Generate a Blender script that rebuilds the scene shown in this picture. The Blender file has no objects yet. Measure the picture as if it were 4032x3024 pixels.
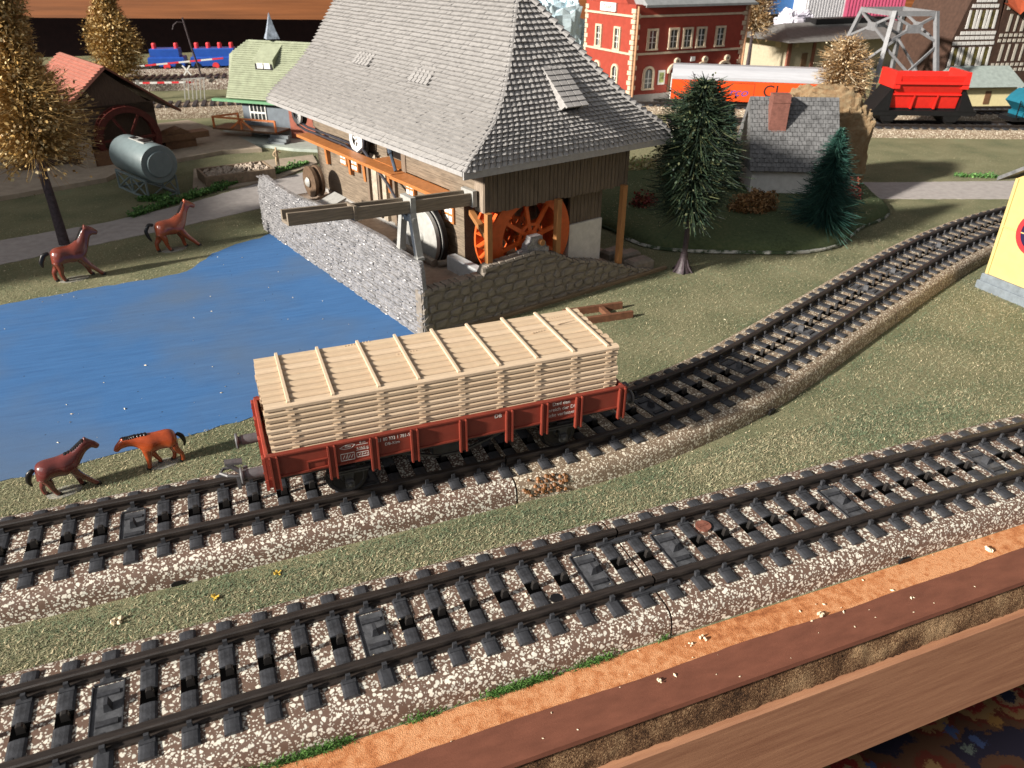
import bpy, math, random
import numpy as np
from mathutils import Vector, Matrix, noise
random.seed(7); rng = np.random.default_rng(7)
SC = bpy.context.scene; COL = SC.collection
PI = math.pi

# ---------------------------------------------------------------- camera, light, exposure (1 unit = 1 cm of the layout)
cam_d = bpy.data.cameras.new('camera'); cam = bpy.data.objects.new('camera', cam_d); COL.objects.link(cam)
CR = (Vector((.93075371, -.36556667, .00765108)), Vector((-.17367428, -.46040484, -.87055421)), Vector((.3217682, .80894276, -.49201304)))
CC = Vector((-8.04536276, -12.15556423, 13.63930133))
cam.matrix_world = Matrix(((CR[0].x, -CR[1].x, -CR[2].x, CC.x), (CR[0].y, -CR[1].y, -CR[2].y, CC.y), (CR[0].z, -CR[1].z, -CR[2].z, CC.z), (0, 0, 0, 1)))
cam_d.sensor_width = 36; cam_d.lens = 27.151; cam_d.clip_start = .5; cam_d.clip_end = 2000
cam_d.dof.use_dof = True; cam_d.dof.focus_distance = 23.5; cam_d.dof.aperture_fstop = .65
SC.camera = cam
SUN_AZ, SUN_EL = 10.0, 24.0                       # the light travels toward +X
sd = bpy.data.lights.new('sun', 'SUN'); sd.energy = 5.0; sd.angle = math.radians(3.2); sd.color = (1, .925, .83)
so = bpy.data.objects.new('sun', sd); COL.objects.link(so); so.location = (-80, -10, 60)
so.rotation_euler = Vector((math.cos(math.radians(SUN_AZ)) * math.cos(math.radians(SUN_EL)), math.sin(math.radians(SUN_AZ)) * math.cos(math.radians(SUN_EL)), -math.sin(math.radians(SUN_EL)))).to_track_quat('-Z', 'Y').to_euler()
wd = bpy.data.lights.new('window_daylight', 'AREA'); wd.shape = 'RECTANGLE'; wd.size = 160; wd.size_y = 110; wd.energy = 46000; wd.color = (.93, .97, 1)
wo = bpy.data.objects.new('window_daylight', wd); COL.objects.link(wo); wo.location = (-130, -75, 100)
wo.rotation_euler = (Vector((0, 25, 0)) - Vector((-130, -75, 100))).to_track_quat('-Z', 'Y').to_euler()
W = bpy.data.worlds.new('World'); SC.world = W; W.use_nodes = True
bg = W.node_tree.nodes['Background']; bg.inputs[0].default_value = (.62, .60, .62, 1); bg.inputs[1].default_value = .19
SC.view_settings.view_transform = 'Standard'; SC.view_settings.look = 'None'; SC.view_settings.exposure = .92; SC.view_settings.gamma = 1
SC.cycles.max_bounces = 6; SC.cycles.use_adaptive_sampling = True; SC.cycles.caustics_reflective = False; SC.cycles.caustics_refractive = False

# ---------------------------------------------------------------- materials
def nd(nt, t, **kw):
    n = nt.nodes.new(t)
    for k, v in kw.items():
        if k in n.inputs: n.inputs[k].default_value = v
        else: setattr(n, k, v)
    return n
def c4(c): return (c[0], c[1], c[2], 1)
MATS = {}
def mat(name, col, rough=.6, var=.18, vs=6., bump=0., bs=30., spec=.4, col2=None, stretch=None, metal=0., th=None, wear=0., coat=0.):
    """plain procedural surface: two colours mixed by noise, fine bump"""
    if name in MATS: return MATS[name]
    m = bpy.data.materials.new(name); m.use_nodes = True; nt = m.node_tree; L = nt.links
    b = nt.nodes['Principled BSDF']; b.inputs['Roughness'].default_value = rough; b.inputs['Metallic'].default_value = metal
    b.inputs['Specular IOR Level'].default_value = spec
    if coat: b.inputs['Coat Weight'].default_value = coat
    tc = nd(nt, 'ShaderNodeTexCoord'); mp = nd(nt, 'ShaderNodeMapping')
    if stretch: mp.inputs['Scale'].default_value = stretch
    L.new(tc.outputs['Object'], mp.inputs[0])
    n1 = nd(nt, 'ShaderNodeTexNoise', Scale=vs, Detail=6., Roughness=.62); L.new(mp.outputs[0], n1.inputs['Vector'])
    rp = nd(nt, 'ShaderNodeValToRGB'); L.new(n1.outputs['Fac'], rp.inputs[0])
    d = col2 or tuple(max(0, x * (1 - var * 1.6)) for x in col)
    e = col if col2 else tuple(min(1, x * (1 + var)) for x in col)
    lo, hi = th or (.32, .68)
    rp.color_ramp.elements[0].position = lo; rp.color_ramp.elements[1].position = hi
    rp.color_ramp.elements[0].color = c4(d); rp.color_ramp.elements[1].color = c4(e)
    out = rp.outputs[0]
    if wear:
        n3 = nd(nt, 'ShaderNodeTexNoise', Scale=vs * 3.1, Detail=8., Roughness=.75); L.new(tc.outputs['Object'], n3.inputs['Vector'])
        r3 = nd(nt, 'ShaderNodeValToRGB'); r3.color_ramp.elements[0].position = .6; r3.color_ramp.elements[1].position = .74; L.new(n3.outputs['Fac'], r3.inputs[0])
        mx = nd(nt, 'ShaderNodeMixRGB'); mx.inputs[2].default_value = (.55, .5, .43, 1)
        mu = nd(nt, 'ShaderNodeMath', operation='MULTIPLY'); mu.inputs[1].default_value = wear; L.new(r3.outputs[0], mu.inputs[0]); L.new(mu.outputs[0], mx.inputs[0]); L.new(out, mx.inputs[1]); out = mx.outputs[0]
    L.new(out, b.inputs['Base Color'])
    n2 = nd(nt, 'ShaderNodeTexNoise', Scale=bs, Detail=5., Roughness=.6); L.new(mp.outputs[0], n2.inputs['Vector'])
    mr = nd(nt, 'ShaderNodeMapRange'); mr.inputs['To Min'].default_value = max(.05, rough - .1); mr.inputs['To Max'].default_value = min(1, rough + .12)
    L.new(n2.outputs['Fac'], mr.inputs['Value']); L.new(mr.outputs[0], b.inputs['Roughness'])
    if bump:
        bp = nd(nt, 'ShaderNodeBump', Strength=bump, Distance=.05); L.new(n2.outputs['Fac'], bp.inputs['Height']); L.new(bp.outputs[0], b.inputs['Normal'])
    MATS[name] = m
    return m

def ballast_mat(name, base, base2, fleck, flo, fscale, bump):
    m = bpy.data.materials.new(name); m.use_nodes = True; nt = m.node_tree; L = nt.links; b = nt.nodes['Principled BSDF']
    b.inputs['Roughness'].default_value = .55; b.inputs['Specular IOR Level'].default_value = .35
    tc = nd(nt, 'ShaderNodeTexCoord')
    nz = nd(nt, 'ShaderNodeTexNoise', Scale=5.5, Detail=3.); L.new(tc.outputs['Object'], nz.inputs['Vector'])
    ad = nd(nt, 'ShaderNodeVectorMath', operation='MULTIPLY_ADD'); ad.inputs[1].default_value = (.14, .14, .14)
    L.new(nz.outputs['Color'], ad.inputs[0]); L.new(tc.outputs['Object'], ad.inputs[2])
    def flecks(scale, a0, a1, keep, off):
        sh = nd(nt, 'ShaderNodeMapping'); sh.inputs['Location'].default_value = off; sh.inputs['Rotation'].default_value = (.5 + off[0], .9, .3 + off[1]); L.new(ad.outputs[0], sh.inputs[0])
        v = nd(nt, 'ShaderNodeTexVoronoi', Scale=scale, Randomness=1.); L.new(sh.outputs[0], v.inputs['Vector'])
        sp = nd(nt, 'ShaderNodeSeparateColor'); L.new(v.outputs['Color'], sp.inputs[0])
        # cell radius varies by the cell's random value
        ms = nd(nt, 'ShaderNodeMapRange'); ms.inputs['From Min'].default_value = keep; ms.inputs['To Min'].default_value = -.02; ms.inputs['To Max'].default_value = a1
        L.new(sp.outputs[0], ms.inputs['Value'])
        su = nd(nt, 'ShaderNodeMath', operation='SUBTRACT'); L.new(ms.outputs[0], su.inputs[0]); L.new(v.outputs['Distance'], su.inputs[1])
        mr = nd(nt, 'ShaderNodeMapRange'); mr.inputs['From Min'].default_value = 0; mr.inputs['From Max'].default_value = a0; L.new(su.outputs[0], mr.inputs['Value'])
        return mr.outputs[0], sp.outputs[1]
    f1, r1 = flecks(fscale, .07, .52, -.55, (3.3, 7.7, 1.9)); f2, r2 = flecks(fscale * 1.75, .08, .52, -.6, (11.1, 2.4, 5.3))
    mx = nd(nt, 'ShaderNodeMath', operation='MAXIMUM'); L.new(f1, mx.inputs[0]); L.new(f2, mx.inputs[1])
    n0 = nd(nt, 'ShaderNodeTexNoise', Scale=3., Detail=5.); L.new(tc.outputs['Object'], n0.inputs['Vector'])
    cb = nd(nt, 'ShaderNodeMixRGB'); cb.inputs[1].default_value = c4(base); cb.inputs[2].default_value = c4(base2); L.new(n0.outputs['Fac'], cb.inputs[0])
    cf = nd(nt, 'ShaderNodeMixRGB'); cf.inputs[1].default_value = c4(flo); cf.inputs[2].default_value = c4(fleck); L.new(r1, cf.inputs[0])
    cm = nd(nt, 'ShaderNodeMixRGB'); L.new(mx.outputs[0], cm.inputs[0]); L.new(cb.outputs[0], cm.inputs[1]); L.new(cf.outputs[0], cm.inputs[2])
    L.new(cm.outputs[0], b.inputs['Base Color'])
    n2 = nd(nt, 'ShaderNodeTexNoise', Scale=60., Detail=4.); L.new(tc.outputs['Object'], n2.inputs['Vector'])
    a2 = nd(nt, 'ShaderNodeMath', operation='MULTIPLY_ADD'); a2.inputs[1].default_value = .5; L.new(n2.outputs['Fac'], a2.inputs[0]); L.new(mx.outputs[0], a2.inputs[2])
    bp = nd(nt, 'ShaderNodeBump', Strength=bump, Distance=.03); L.new(a2.outputs[0], bp.inputs['Height']); L.new(bp.outputs[0], b.inputs['Normal'])
    return m

def mix3(name, cols, scale, rough, bump, bs, detail=8., spec=.25, dist=.05, stretch=None, pos=None):
    """several colours spread by noise (grass, chipboard, carpet wool)"""
    m = bpy.data.materials.new(name); m.use_nodes = True; nt = m.node_tree; L = nt.links; b = nt.nodes['Principled BSDF']
    b.inputs['Roughness'].default_value = rough; b.inputs['Specular IOR Level'].default_value = spec
    tc = nd(nt, 'ShaderNodeTexCoord'); mp = nd(nt, 'ShaderNodeMapping'); L.new(tc.outputs['Object'], mp.inputs[0])
    if stretch: mp.inputs['Scale'].default_value = stretch
    n1 = nd(nt, 'ShaderNodeTexNoise', Scale=scale, Detail=detail, Roughness=.7); L.new(mp.outputs[0], n1.inputs['Vector'])
    nL = nd(nt, 'ShaderNodeTexNoise', Scale=scale * .045, Detail=3.); L.new(mp.outputs[0], nL.inputs['Vector'])
    av = nd(nt, 'ShaderNodeMath', operation='MULTIPLY_ADD'); av.inputs[1].default_value = .55; L.new(nL.outputs['Fac'], av.inputs[0])
    m2 = nd(nt, 'ShaderNodeMath', operation='MULTIPLY_ADD'); m2.inputs[1].default_value = .8; m2.inputs[2].default_value = -.175; L.new(n1.outputs['Fac'], m2.inputs[0]); L.new(m2.outputs[0], av.inputs[2])
    rp = nd(nt, 'ShaderNodeValToRGB'); L.new(av.outputs[0], rp.inputs[0]); el = rp.color_ramp.elements
    k = len(cols)
    while len(el) < k: el.new(.5)
    for i, c in enumerate(cols):
        el[i].position = pos[i] if pos else .28 + .44 * i / (k - 1); el[i].color = c4(c)
    L.new(rp.outputs[0], b.inputs['Base Color'])
    n2 = nd(nt, 'ShaderNodeTexNoise', Scale=bs, Detail=6.); L.new(mp.outputs[0], n2.inputs['Vector'])
    bp = nd(nt, 'ShaderNodeBump', Strength=bump, Distance=dist); L.new(n2.outputs['Fac'], bp.inputs['Height']); L.new(bp.outputs[0], b.inputs['Normal'])
    MATS[name] = m
    return m

# ---------------------------------------------------------------- mesh helpers
class MB:
    def __init__(s): s.v = []; s.f = []; s.mi = []; s.M = None
    def add(s, vs, fs, mi=0):
        o = len(s.v)
        if s.M is not None: vs = [s.M @ Vector(p) for p in vs]
        s.v += [tuple(p) for p in vs]; s.f += [tuple(i + o for i in f) for f in fs]; s.mi += [mi] * len(fs); return s
    def box(s, x0, x1, y0, y1, z0, z1, mi=0, ch=0.):
        if ch > 0:      # chamfered on the top edges
            c = ch
            vs = [(x0, y0, z0), (x1, y0, z0), (x1, y1, z0), (x0, y1, z0), (x0, y0, z1 - c), (x1, y0, z1 - c), (x1, y1, z1 - c), (x0, y1, z1 - c), (x0 + c, y0 + c, z1), (x1 - c, y0 + c, z1), (x1 - c, y1 - c, z1), (x0 + c, y1 - c, z1)]
            return s.add(vs, [(0, 3, 2, 1), (0, 1, 5, 4), (1, 2, 6, 5), (2, 3, 7, 6), (3, 0, 4, 7), (4, 5, 9, 8), (5, 6, 10, 9), (6, 7, 11, 10), (7, 4, 8, 11), (8, 9, 10, 11)], mi)
        vs = [(x0, y0, z0), (x1, y0, z0), (x1, y1, z0), (x0, y1, z0), (x0, y0, z1), (x1, y0, z1), (x1, y1, z1), (x0, y1, z1)]
        return s.add(vs, [(0, 3, 2, 1), (4, 5, 6, 7), (0, 1, 5, 4), (1, 2, 6, 5), (2, 3, 7, 6), (3, 0, 4, 7)], mi)
    def prism(s, poly, d, axis='y', mi=0):
        """poly: 2-D points; extruded along axis from d[0] to d[1]"""
        n = len(poly)
        def P(a, b, t): return {'y': (a, t, b), 'x': (t, a, b), 'z': (a, b, t)}[axis]
        vs = [P(a, b, d[0]) for a, b in poly] + [P(a, b, d[1]) for a, b in poly]
        return s.add(vs, [tuple(range(n)), tuple(range(2 * n - 1, n - 1, -1))] + [(i, i + n, (i + 1) % n + n, (i + 1) % n) for i in range(n)], mi)
    def tube(s, pts, r, n=8, mi=0, cap=True):
        pts = [Vector(p) for p in pts]; k = len(pts); rs = r if isinstance(r, (list, tuple)) else [r] * k
        vs = []; fs = []; up = None
        for i, p in enumerate(pts):
            t = (pts[min(i + 1, k - 1)] - pts[max(i - 1, 0)]).normalized()
            if up is None: up = Vector((0, 0, 1)) if abs(t.z) < .9 else Vector((1, 0, 0))
            a = t.cross(up).normalized(); bb = a.cross(t).normalized(); up = bb
            for j in range(n):
                w = 2 * PI * j / n; vs.append(p + (a * math.cos(w) + bb * math.sin(w)) * rs[i])
        for i in range(k - 1):
            for j in range(n): fs.append((i * n + j, i * n + (j + 1) % n, (i + 1) * n + (j + 1) % n, (i + 1) * n + j))
        if cap: fs += [tuple(range(n - 1, -1, -1)), tuple(range((k - 1) * n, k * n))]
        return s.add(vs, fs, mi)
    def lathe(s, prof, c=(0, 0, 0), axis='z', n=24, mi=0, a0=0., a1=2 * PI, flat=1.):
        """prof: (radius, height) pairs"""
        full = abs(a1 - a0 - 2 * PI) < 1e-6; m = n if full else n + 1
        vs = []; fs = []
        for r, h in prof:
            for j in range(m):
                w = a0 + (a1 - a0) * j / n; a, b = r * math.cos(w), r * math.sin(w) * flat
                q = {'z': (a, b, h), 'y': (a, h, b), 'x': (h, a, b)}[axis]; vs.append((q[0] + c[0], q[1] + c[1], q[2] + c[2]))
        for i in range(len(prof) - 1):
            for j in range(n if full else n): fs.append((i * m + j, i * m + (j + 1) % m, (i + 1) * m + (j + 1) % m, (i + 1) * m + j))
        return s.add(vs, fs, mi)
    def cyl(s, c, r, h, axis='z', n=20, mi=0): return s.lathe([(1e-4, -h / 2), (r, -h / 2), (r, h / 2), (1e-4, h / 2)], c, axis, n, mi)
    def bar(s, a, b, w, h=None, mi=0):
        h = h or w; a = Vector(a); b = Vector(b); t = (b - a).normalized()
        u = t.cross(Vector((0, 0, 1)) if abs(t.z) < .95 else Vector((1, 0, 0))).normalized(); v = u.cross(t)
        vs = [p + u * (sx * w / 2) + v * (sy * h / 2) for p in (a, b) for sx, sy in ((-1, -1), (1, -1), (1, 1), (-1, 1))]
        return s.add(vs, [(0, 3, 2, 1), (4, 5, 6, 7), (0, 1, 5, 4), (1, 2, 6, 5), (2, 3, 7, 6), (3, 0, 4, 7)], mi)
    def build(s, name, mats, parent=None, smooth=False, loc=None, rot=None, kind=None):
        me = bpy.data.meshes.new(name); me.from_pydata(s.v, [], s.f)
        for m in (mats if isinstance(mats, (list, tuple)) else [mats]): me.materials.append(m)
        if isinstance(mats, (list, tuple)) and len(mats) > 1: me.polygons.foreach_set('material_index', s.mi)
        me.validate(); me.update()
        if smooth: sm(me)
        return ob(name, me, parent, loc, rot, kind)
def sm(me, ang=40):
    me.polygons.foreach_set('use_smooth', [True] * len(me.polygons))
    try: me.set_sharp_from_angle(angle=math.radians(ang))
    except Exception: pass
def ob(name, me, parent=None, loc=None, rot=None, kind=None):
    o = bpy.data.objects.new(name, me); COL.objects.link(o)
    if parent is not None: o.parent = parent
    if loc is not None: o.location = loc
    if rot is not None: o.rotation_euler = rot
    if kind: o['kind'] = kind
    return o
def thing(name, label, cat, loc=(0, 0, 0), rz=0., group=None, mesh=None):
    o = bpy.data.objects.new(name, mesh); COL.objects.link(o); o.location = loc; o.rotation_euler = (0, 0, rz)
    return tag(o, label, cat, group)
def tag(o, label, cat, group=None):
    o['label'] = label; o['category'] = cat
    if group: o['group'] = group
    return o
def copy_tree(o, loc=None, rz=None, parent=None):
    c = o.copy(); COL.objects.link(c)
    if parent is not None: c.parent = parent
    if loc is not None: c.location = loc
    if rz is not None: c.rotation_euler = (0, 0, rz)
    for ch in o.children: copy_tree(ch, parent=c)
    return c
def quads(name, V, mats, parent=None, kind=None, idx=None, tri=False):
    """V: (n,4,3) or (n,3,3) array of separate faces"""
    n, k, _ = V.shape; me = bpy.data.meshes.new(name)
    me.vertices.add(n * k); me.vertices.foreach_set('co', V.reshape(-1).astype(np.float32))
    me.loops.add(n * k); me.loops.foreach_set('vertex_index', np.arange(n * k, dtype=np.int32))
    me.polygons.add(n); me.polygons.foreach_set('loop_start', np.arange(0, n * k, k, dtype=np.int32)); me.polygons.foreach_set('loop_total', np.full(n, k, dtype=np.int32))
    for m in (mats if isinstance(mats, (list, tuple)) else [mats]): me.materials.append(m)
    if idx is not None: me.polygons.foreach_set('material_index', idx.astype(np.int32))
    me.update(); me.validate()
    return ob(name, me, parent, kind=kind)
def text(name, body, size, m, parent, M, ext=.004, shear=0., align='CENTER', sx=1.):
    """flat lettering; M is the 4x4 that places the text plane in the parent's space"""
    cu = bpy.data.curves.new(name, 'FONT'); cu.body = body; cu.size = size; cu.extrude = ext; cu.align_x = align; cu.align_y = 'CENTER'; cu.shear = shear; cu.resolution_u = 3
    t = bpy.data.objects.new(name, cu); COL.objects.link(t); bpy.context.view_layer.update()
    me = bpy.data.meshes.new_from_object(t.evaluated_get(bpy.context.evaluated_depsgraph_get())); bpy.data.objects.remove(t)
    me.transform(M @ Matrix.Diagonal((sx, 1, 1, 1))); me.materials.clear(); me.materials.append(m)
    return ob(name, me, parent)
def face_M(o, xdir, zup=(0, 0, 1)):
    x = Vector(xdir).normalized(); y = Vector(zup).normalized(); z = x.cross(y)
    return Matrix(((x.x, y.x, z.x, o[0]), (x.y, y.y, z.y, o[1]), (x.z, y.z, z.z, o[2]), (0, 0, 0, 1)))
def fibres(n, P, L, w, up, seed=1):
    """thin curved-looking blades lying about on a surface at points P (n,3)"""
    g = np.random.default_rng(seed); a = g.uniform(0, 2 * PI, n); ln = L * g.uniform(.4, 1.3, n)
    d = np.stack([np.cos(a), np.sin(a), up * g.uniform(.0, 1., n)], 1); d /= np.linalg.norm(d, axis=1)[:, None]
    s = np.stack([-np.sin(a), np.cos(a), g.uniform(-.3, .3, n)], 1) * (w * g.uniform(.6, 1.4, n))[:, None]
    b = P + d * ln[:, None]
    return np.stack([P - s, P + s, b], 1)
# ---------------------------------------------------------------- materials used in many places
M_RAIL = mat('rail_metal', (.026, .020, .017), .42, .35, 4, .15, 60, .5, stretch=(.4, 4, 4))
M_SLEEP = mat('sleeper_plastic', (.040, .042, .048), .5, .3, 5, .12, 40, .4, wear=.12)
M_BLACK = mat('black_plastic', (.007, .007, .008), .45, .2, 4, 0, 20, .4)
M_CREAMCHIP = mat('sawdust', (.78, .66, .47), .8, .12, 9)
M_WOODBROWN = mat('grey_brown_wood', (.20, .15, .11), .6, .25, 3, .35, 9, .3, stretch=(9, 9, .8))
M_GREYROOF = mat('grey_roof_plastic', (.335, .325, .315), .5, .10, 5, .12, 30, .4)
M_ORANGE = mat('orange_brown_plastic', (.42, .16, .05), .45, .12, 4, .1, 20, .45)
M_GREYPL = mat('grey_plastic', (.36, .36, .34), .42, .1, 5, .1, 30, .45)
M_WHITEPL = mat('white_plastic', (.72, .72, .69), .5, .06, 4)
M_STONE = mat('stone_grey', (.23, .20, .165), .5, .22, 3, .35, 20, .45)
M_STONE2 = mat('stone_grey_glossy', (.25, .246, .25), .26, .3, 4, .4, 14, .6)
M_BROWNPL = mat('brown_plastic', (.16, .085, .045), .5, .18, 4, .15, 20, .4)
M_GLASS = mat('window_dark', (.035, .04, .04), .12, .2, 3, 0, 10, .6)
M_CREAMW = mat('cream_wall', (.66, .57, .40), .55, .06, 3, .06, 20)
M_PAVE = mat('path_grey', (.36, .335, .32), .8, .1, 2.2, .15, 30, .2)
M_CONC = mat('tan_base', (.36, .30, .23), .7, .12, 2, .1, 20, .25)
M_LEAF = [mat('leaf_green_a', (.06, .16, .04), .65, .3, 4), mat('leaf_green_b', (.13, .27, .07), .65, .3, 4)]
M_BALL = ballast_mat('ballast_fleck', (.112, .068, .050), (.165, .108, .080), (.80, .755, .64), (.56, .55, .48), 9.6, .25)
M_BALL2 = ballast_mat('ballast_grain', (.17, .12, .08), (.24, .18, .125), (.80, .74, .61), (.52, .46, .34), 9.5, .6)

# ---------------------------------------------------------------- layout geometry shared by ground and scatter
MO = Vector((-1.1255, 14.7034, 0)); MTH = math.radians(15.3216)
MU = Vector((math.cos(MTH), math.sin(MTH), 0)); MV = Vector((-math.sin(MTH), math.cos(MTH), 0))
def mill_pt(u, v, z=0): return MO + MU * u + MV * v + Vector((0, 0, z))
def catmull(pts, step):
    pts = [Vector((p[0], p[1], 0)) for p in pts]; out = []
    for i in range(len(pts) - 1):
        p0 = pts[max(i - 1, 0)]; p1 = pts[i]; p2 = pts[i + 1]; p3 = pts[min(i + 2, len(pts) - 1)]
        n = max(2, int((p2 - p1).length / .2))
        for k in range(n):
            t = k / n
            out.append(.5 * ((2 * p1) + (-p0 + p2) * t + (2 * p0 - 5 * p1 + 4 * p2 - p3) * t * t + (-p0 + 3 * p1 - 3 * p2 + p3) * t ** 3))
    out.append(pts[-1])
    res = [out[0]]; acc = 0
    for a, b in zip(out, out[1:]):            # even steps
        seg = (b - a).length; d = step - acc
        while d <= seg: res.append(a.lerp(b, d / seg)); d += step
        acc = seg - (d - step)
    return res
FRONT_C = [(4. * k, -.0003 * max(0, 4. * k) ** 2) for k in range(-9, 10)]
REAR_C = [(-36 + 4 * k, 5.72) for k in range(9)] + [(-1.2, 5.72), (1, 5.76), (4, 6.16), (7.4, 7.05), (10.4, 8.2), (13.4, 9.5), (17.2, 11.15), (21.8, 13.15), (27, 15.1), (33, 16.75), (40, 17.6), (50, 17.9)]
REAR_PTS = np.array([(p.x, p.y) for p in catmull(REAR_C, .5)])
POND = [(-60, 13), (-60, 10), (-30, 9.7), (-20, 9.8), (-15.2, 10.1), (-11.5, 10.5), (-8.4, 11.1), (-5, 11.8), (-2, 12.9), (-1.0, 14.4), (-1.0, 14.9), (-5.25, 30.4), (-4.9, 31.0), (-5.1, 29.9), (-6.0, 29.75), (-7.2, 29.2), (-8.5, 28.1), (-9.0, 27.0), (-9.7, 25.9), (-11, 25.5), (-14, 25.2), (-17.3, 24.5), (-24, 22.9), (-60, 21)]
POND = [p for p in POND if p != (-4.9, 31.0) and p != (-5.1, 29.9)]
ROAD_L = [(-60, 13.5), (-30, 26.), (-18.1, 30.05), (-11, 32.8), (-5.3, 35.3), (-.5, 38.2), (6, 44), (9, 52), (5, 52), (2, 46), (-2.5, 42.4), (-4.87, 41.2), (-9, 38.), (-13.6, 35.5), (-18.7, 34.0), (-30, 30.5), (-60, 19)]
ROAD_R = [(24, 27.6), (31.2, 24.2), (38.2, 21.6), (60, 13.5), (90, 2), (90, 6.5), (62, 17), (42.6, 24.6), (34.2, 27.2), (26, 31.5)]
def inside(P, poly):
    x, y = P[:, 0], P[:, 1]; r = np.zeros(len(P), bool); n = len(poly); j = n - 1
    for i in range(n):
        xi, yi = poly[i]; xj, yj = poly[j]
        c = ((yi > y) != (yj > y)) & (x < (xj - xi) * (y - yi) / (yj - yi + 1e-12) + xi); r ^= c; j = i
    return r
MILL_FOOT = [tuple(mill_pt(u, v).xy) for u, v in ((-.1, -.15), (13.6, -.15), (13.6, 18), (0, 18))]
def free(P, m=0.):
    ok = np.abs(P[:, 1]) > 1.95
    d = np.min(np.linalg.norm(P[:, None, :2] - REAR_PTS[None, ::2], axis=2), axis=1) if len(P) else 0
    return ok & (d > 1.98) & ~inside(P, POND) & ~inside(P, MILL_FOOT) & ~inside(P, ROAD_L) & ~inside(P, ROAD_R)
def scatter(x0, x1, y0, y1, n, seed=0):
    g = np.random.default_rng(seed); P = np.stack([g.uniform(x0, x1, n), g.uniform(y0, y1, n), np.zeros(n)], 1); out = []
    for k in range(0, n, 20000): Q = P[k:k + 20000]; out.append(Q[free(Q)])
    return np.concatenate(out)

# ---------------------------------------------------------------- the setting
M_GRASS = mix3('grass_mat', [(.11, .125, .075), (.17, .175, .10), (.24, .225, .135), (.12, .20, .115)], 9., .95, .9, 34, spec=.1, dist=.06, pos=[.3, .45, .6, .72])
m = MB(); m.box(-70, 130, -1.93, 118, -.9, 0)
m.build('ground', M_GRASS, kind='structure')
def sheet(name, poly, z, m, kind='structure'):
    me = bpy.data.meshes.new(name); n = len(poly)
    me.from_pydata([(p[0], p[1], z) for p in poly] + [(p[0], p[1], -.3) for p in poly], [], [tuple(range(n))] + [(i, i + n, (i + 1) % n + n, (i + 1) % n) for i in range(n)])
    me.materials.append(m); me.update(); o = ob(name, me, kind=kind); return o
def smooth_poly(poly, jit, seed):
    r = random.Random(seed); P = [Vector((p[0], p[1], 0)) for p in poly]; out = []
    for a, b in zip(P, P[1:] + P[:1]):
        k = max(1, int(min((b - a).length, 12) / .35)) if (a.x > -24 and b.x > -24) else 1
        for i in range(k):
            q = a.lerp(b, i / k); out.append((q.x + r.uniform(-jit, jit), q.y + r.uniform(-jit, jit)))
    return out
# blue painted board of the pond, brush strokes along the length
def pond_mat():
    m = bpy.data.materials.new('pond_paint'); m.use_nodes = True; nt = m.node_tree; L = nt.links; b = nt.nodes['Principled BSDF']
    tc = nd(nt, 'ShaderNodeTexCoord'); mp = nd(nt, 'ShaderNodeMapping'); mp.inputs['Scale'].default_value = (.22, 2.2, 1); mp.inputs['Rotation'].default_value = (0, 0, math.radians(-9)); L.new(tc.outputs['Object'], mp.inputs[0])
    n1 = nd(nt, 'ShaderNodeTexNoise', Scale=2.2, Detail=9., Roughness=.72); L.new(mp.outputs[0], n1.inputs['Vector'])
    n0 = nd(nt, 'ShaderNodeTexNoise', Scale=.16, Detail=3.); L.new(tc.outputs['Object'], n0.inputs['Vector'])
    rp = nd(nt, 'ShaderNodeValToRGB'); rp.color_ramp.elements[0].position = .3; rp.color_ramp.elements[1].position = .75
    rp.color_ramp.elements[0].color = (.038, .115, .275, 1); rp.color_ramp.elements[1].color = (.062, .172, .38, 1); L.new(n1.outputs['Fac'], rp.inputs[0])
    mx = nd(nt, 'ShaderNodeMixRGB'); mx.inputs[2].default_value = (.10, .14, .20, 1); r0 = nd(nt, 'ShaderNodeMapRange'); r0.inputs['From Min'].default_value = .45; r0.inputs['From Max'].default_value = .72; r0.inputs['To Max'].default_value = .75
    L.new(n0.outputs['Fac'], r0.inputs['Value']); L.new(r0.outputs[0], mx.inputs[0]); L.new(rp.outputs[0], mx.inputs[1])
    v = nd(nt, 'ShaderNodeTexVoronoi', Scale=2.6); L.new(tc.outputs['Object'], v.inputs['Vector'])
    r2 = nd(nt, 'ShaderNodeMapRange'); r2.inputs['From Min'].default_value = .10; r2.inputs['From Max'].default_value = .05; L.new(v.outputs['Distance'], r2.inputs['Value'])
    s3 = nd(nt, 'ShaderNodeSeparateColor'); L.new(v.outputs['Color'], s3.inputs[0]); g3 = nd(nt, 'ShaderNodeMath', operation='GREATER_THAN'); g3.inputs[1].default_value = .8; L.new(s3.outputs[0], g3.inputs[0])
    m3 = nd(nt, 'ShaderNodeMath', operation='MULTIPLY'); L.new(r2.outputs[0], m3.inputs[0]); L.new(g3.outputs[0], m3.inputs[1])
    m4 = nd(nt, 'ShaderNodeMixRGB'); m4.inputs[2].default_value = (.02, .03, .055, 1); L.new(m3.outputs[0], m4.inputs[0]); L.new(mx.outputs[0], m4.inputs[1])
    L.new(m4.outputs[0], b.inputs['Base Color']); b.inputs['Roughness'].default_value = .62; b.inputs['Specular IOR Level'].default_value = .25
    bp = nd(nt, 'ShaderNodeBump', Strength=.3, Distance=.06); L.new(n1.outputs['Fac'], bp.inputs['Height']); L.new(bp.outputs[0], b.inputs['Normal'])
    return m
sheet('pond', smooth_poly(POND, .07, 3), .02, pond_mat())
sheet('path', smooth_poly(ROAD_L, .05, 4), .03, M_PAVE)
o = sheet('path', smooth_poly(ROAD_R, .05, 5), .03, M_PAVE)

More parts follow.
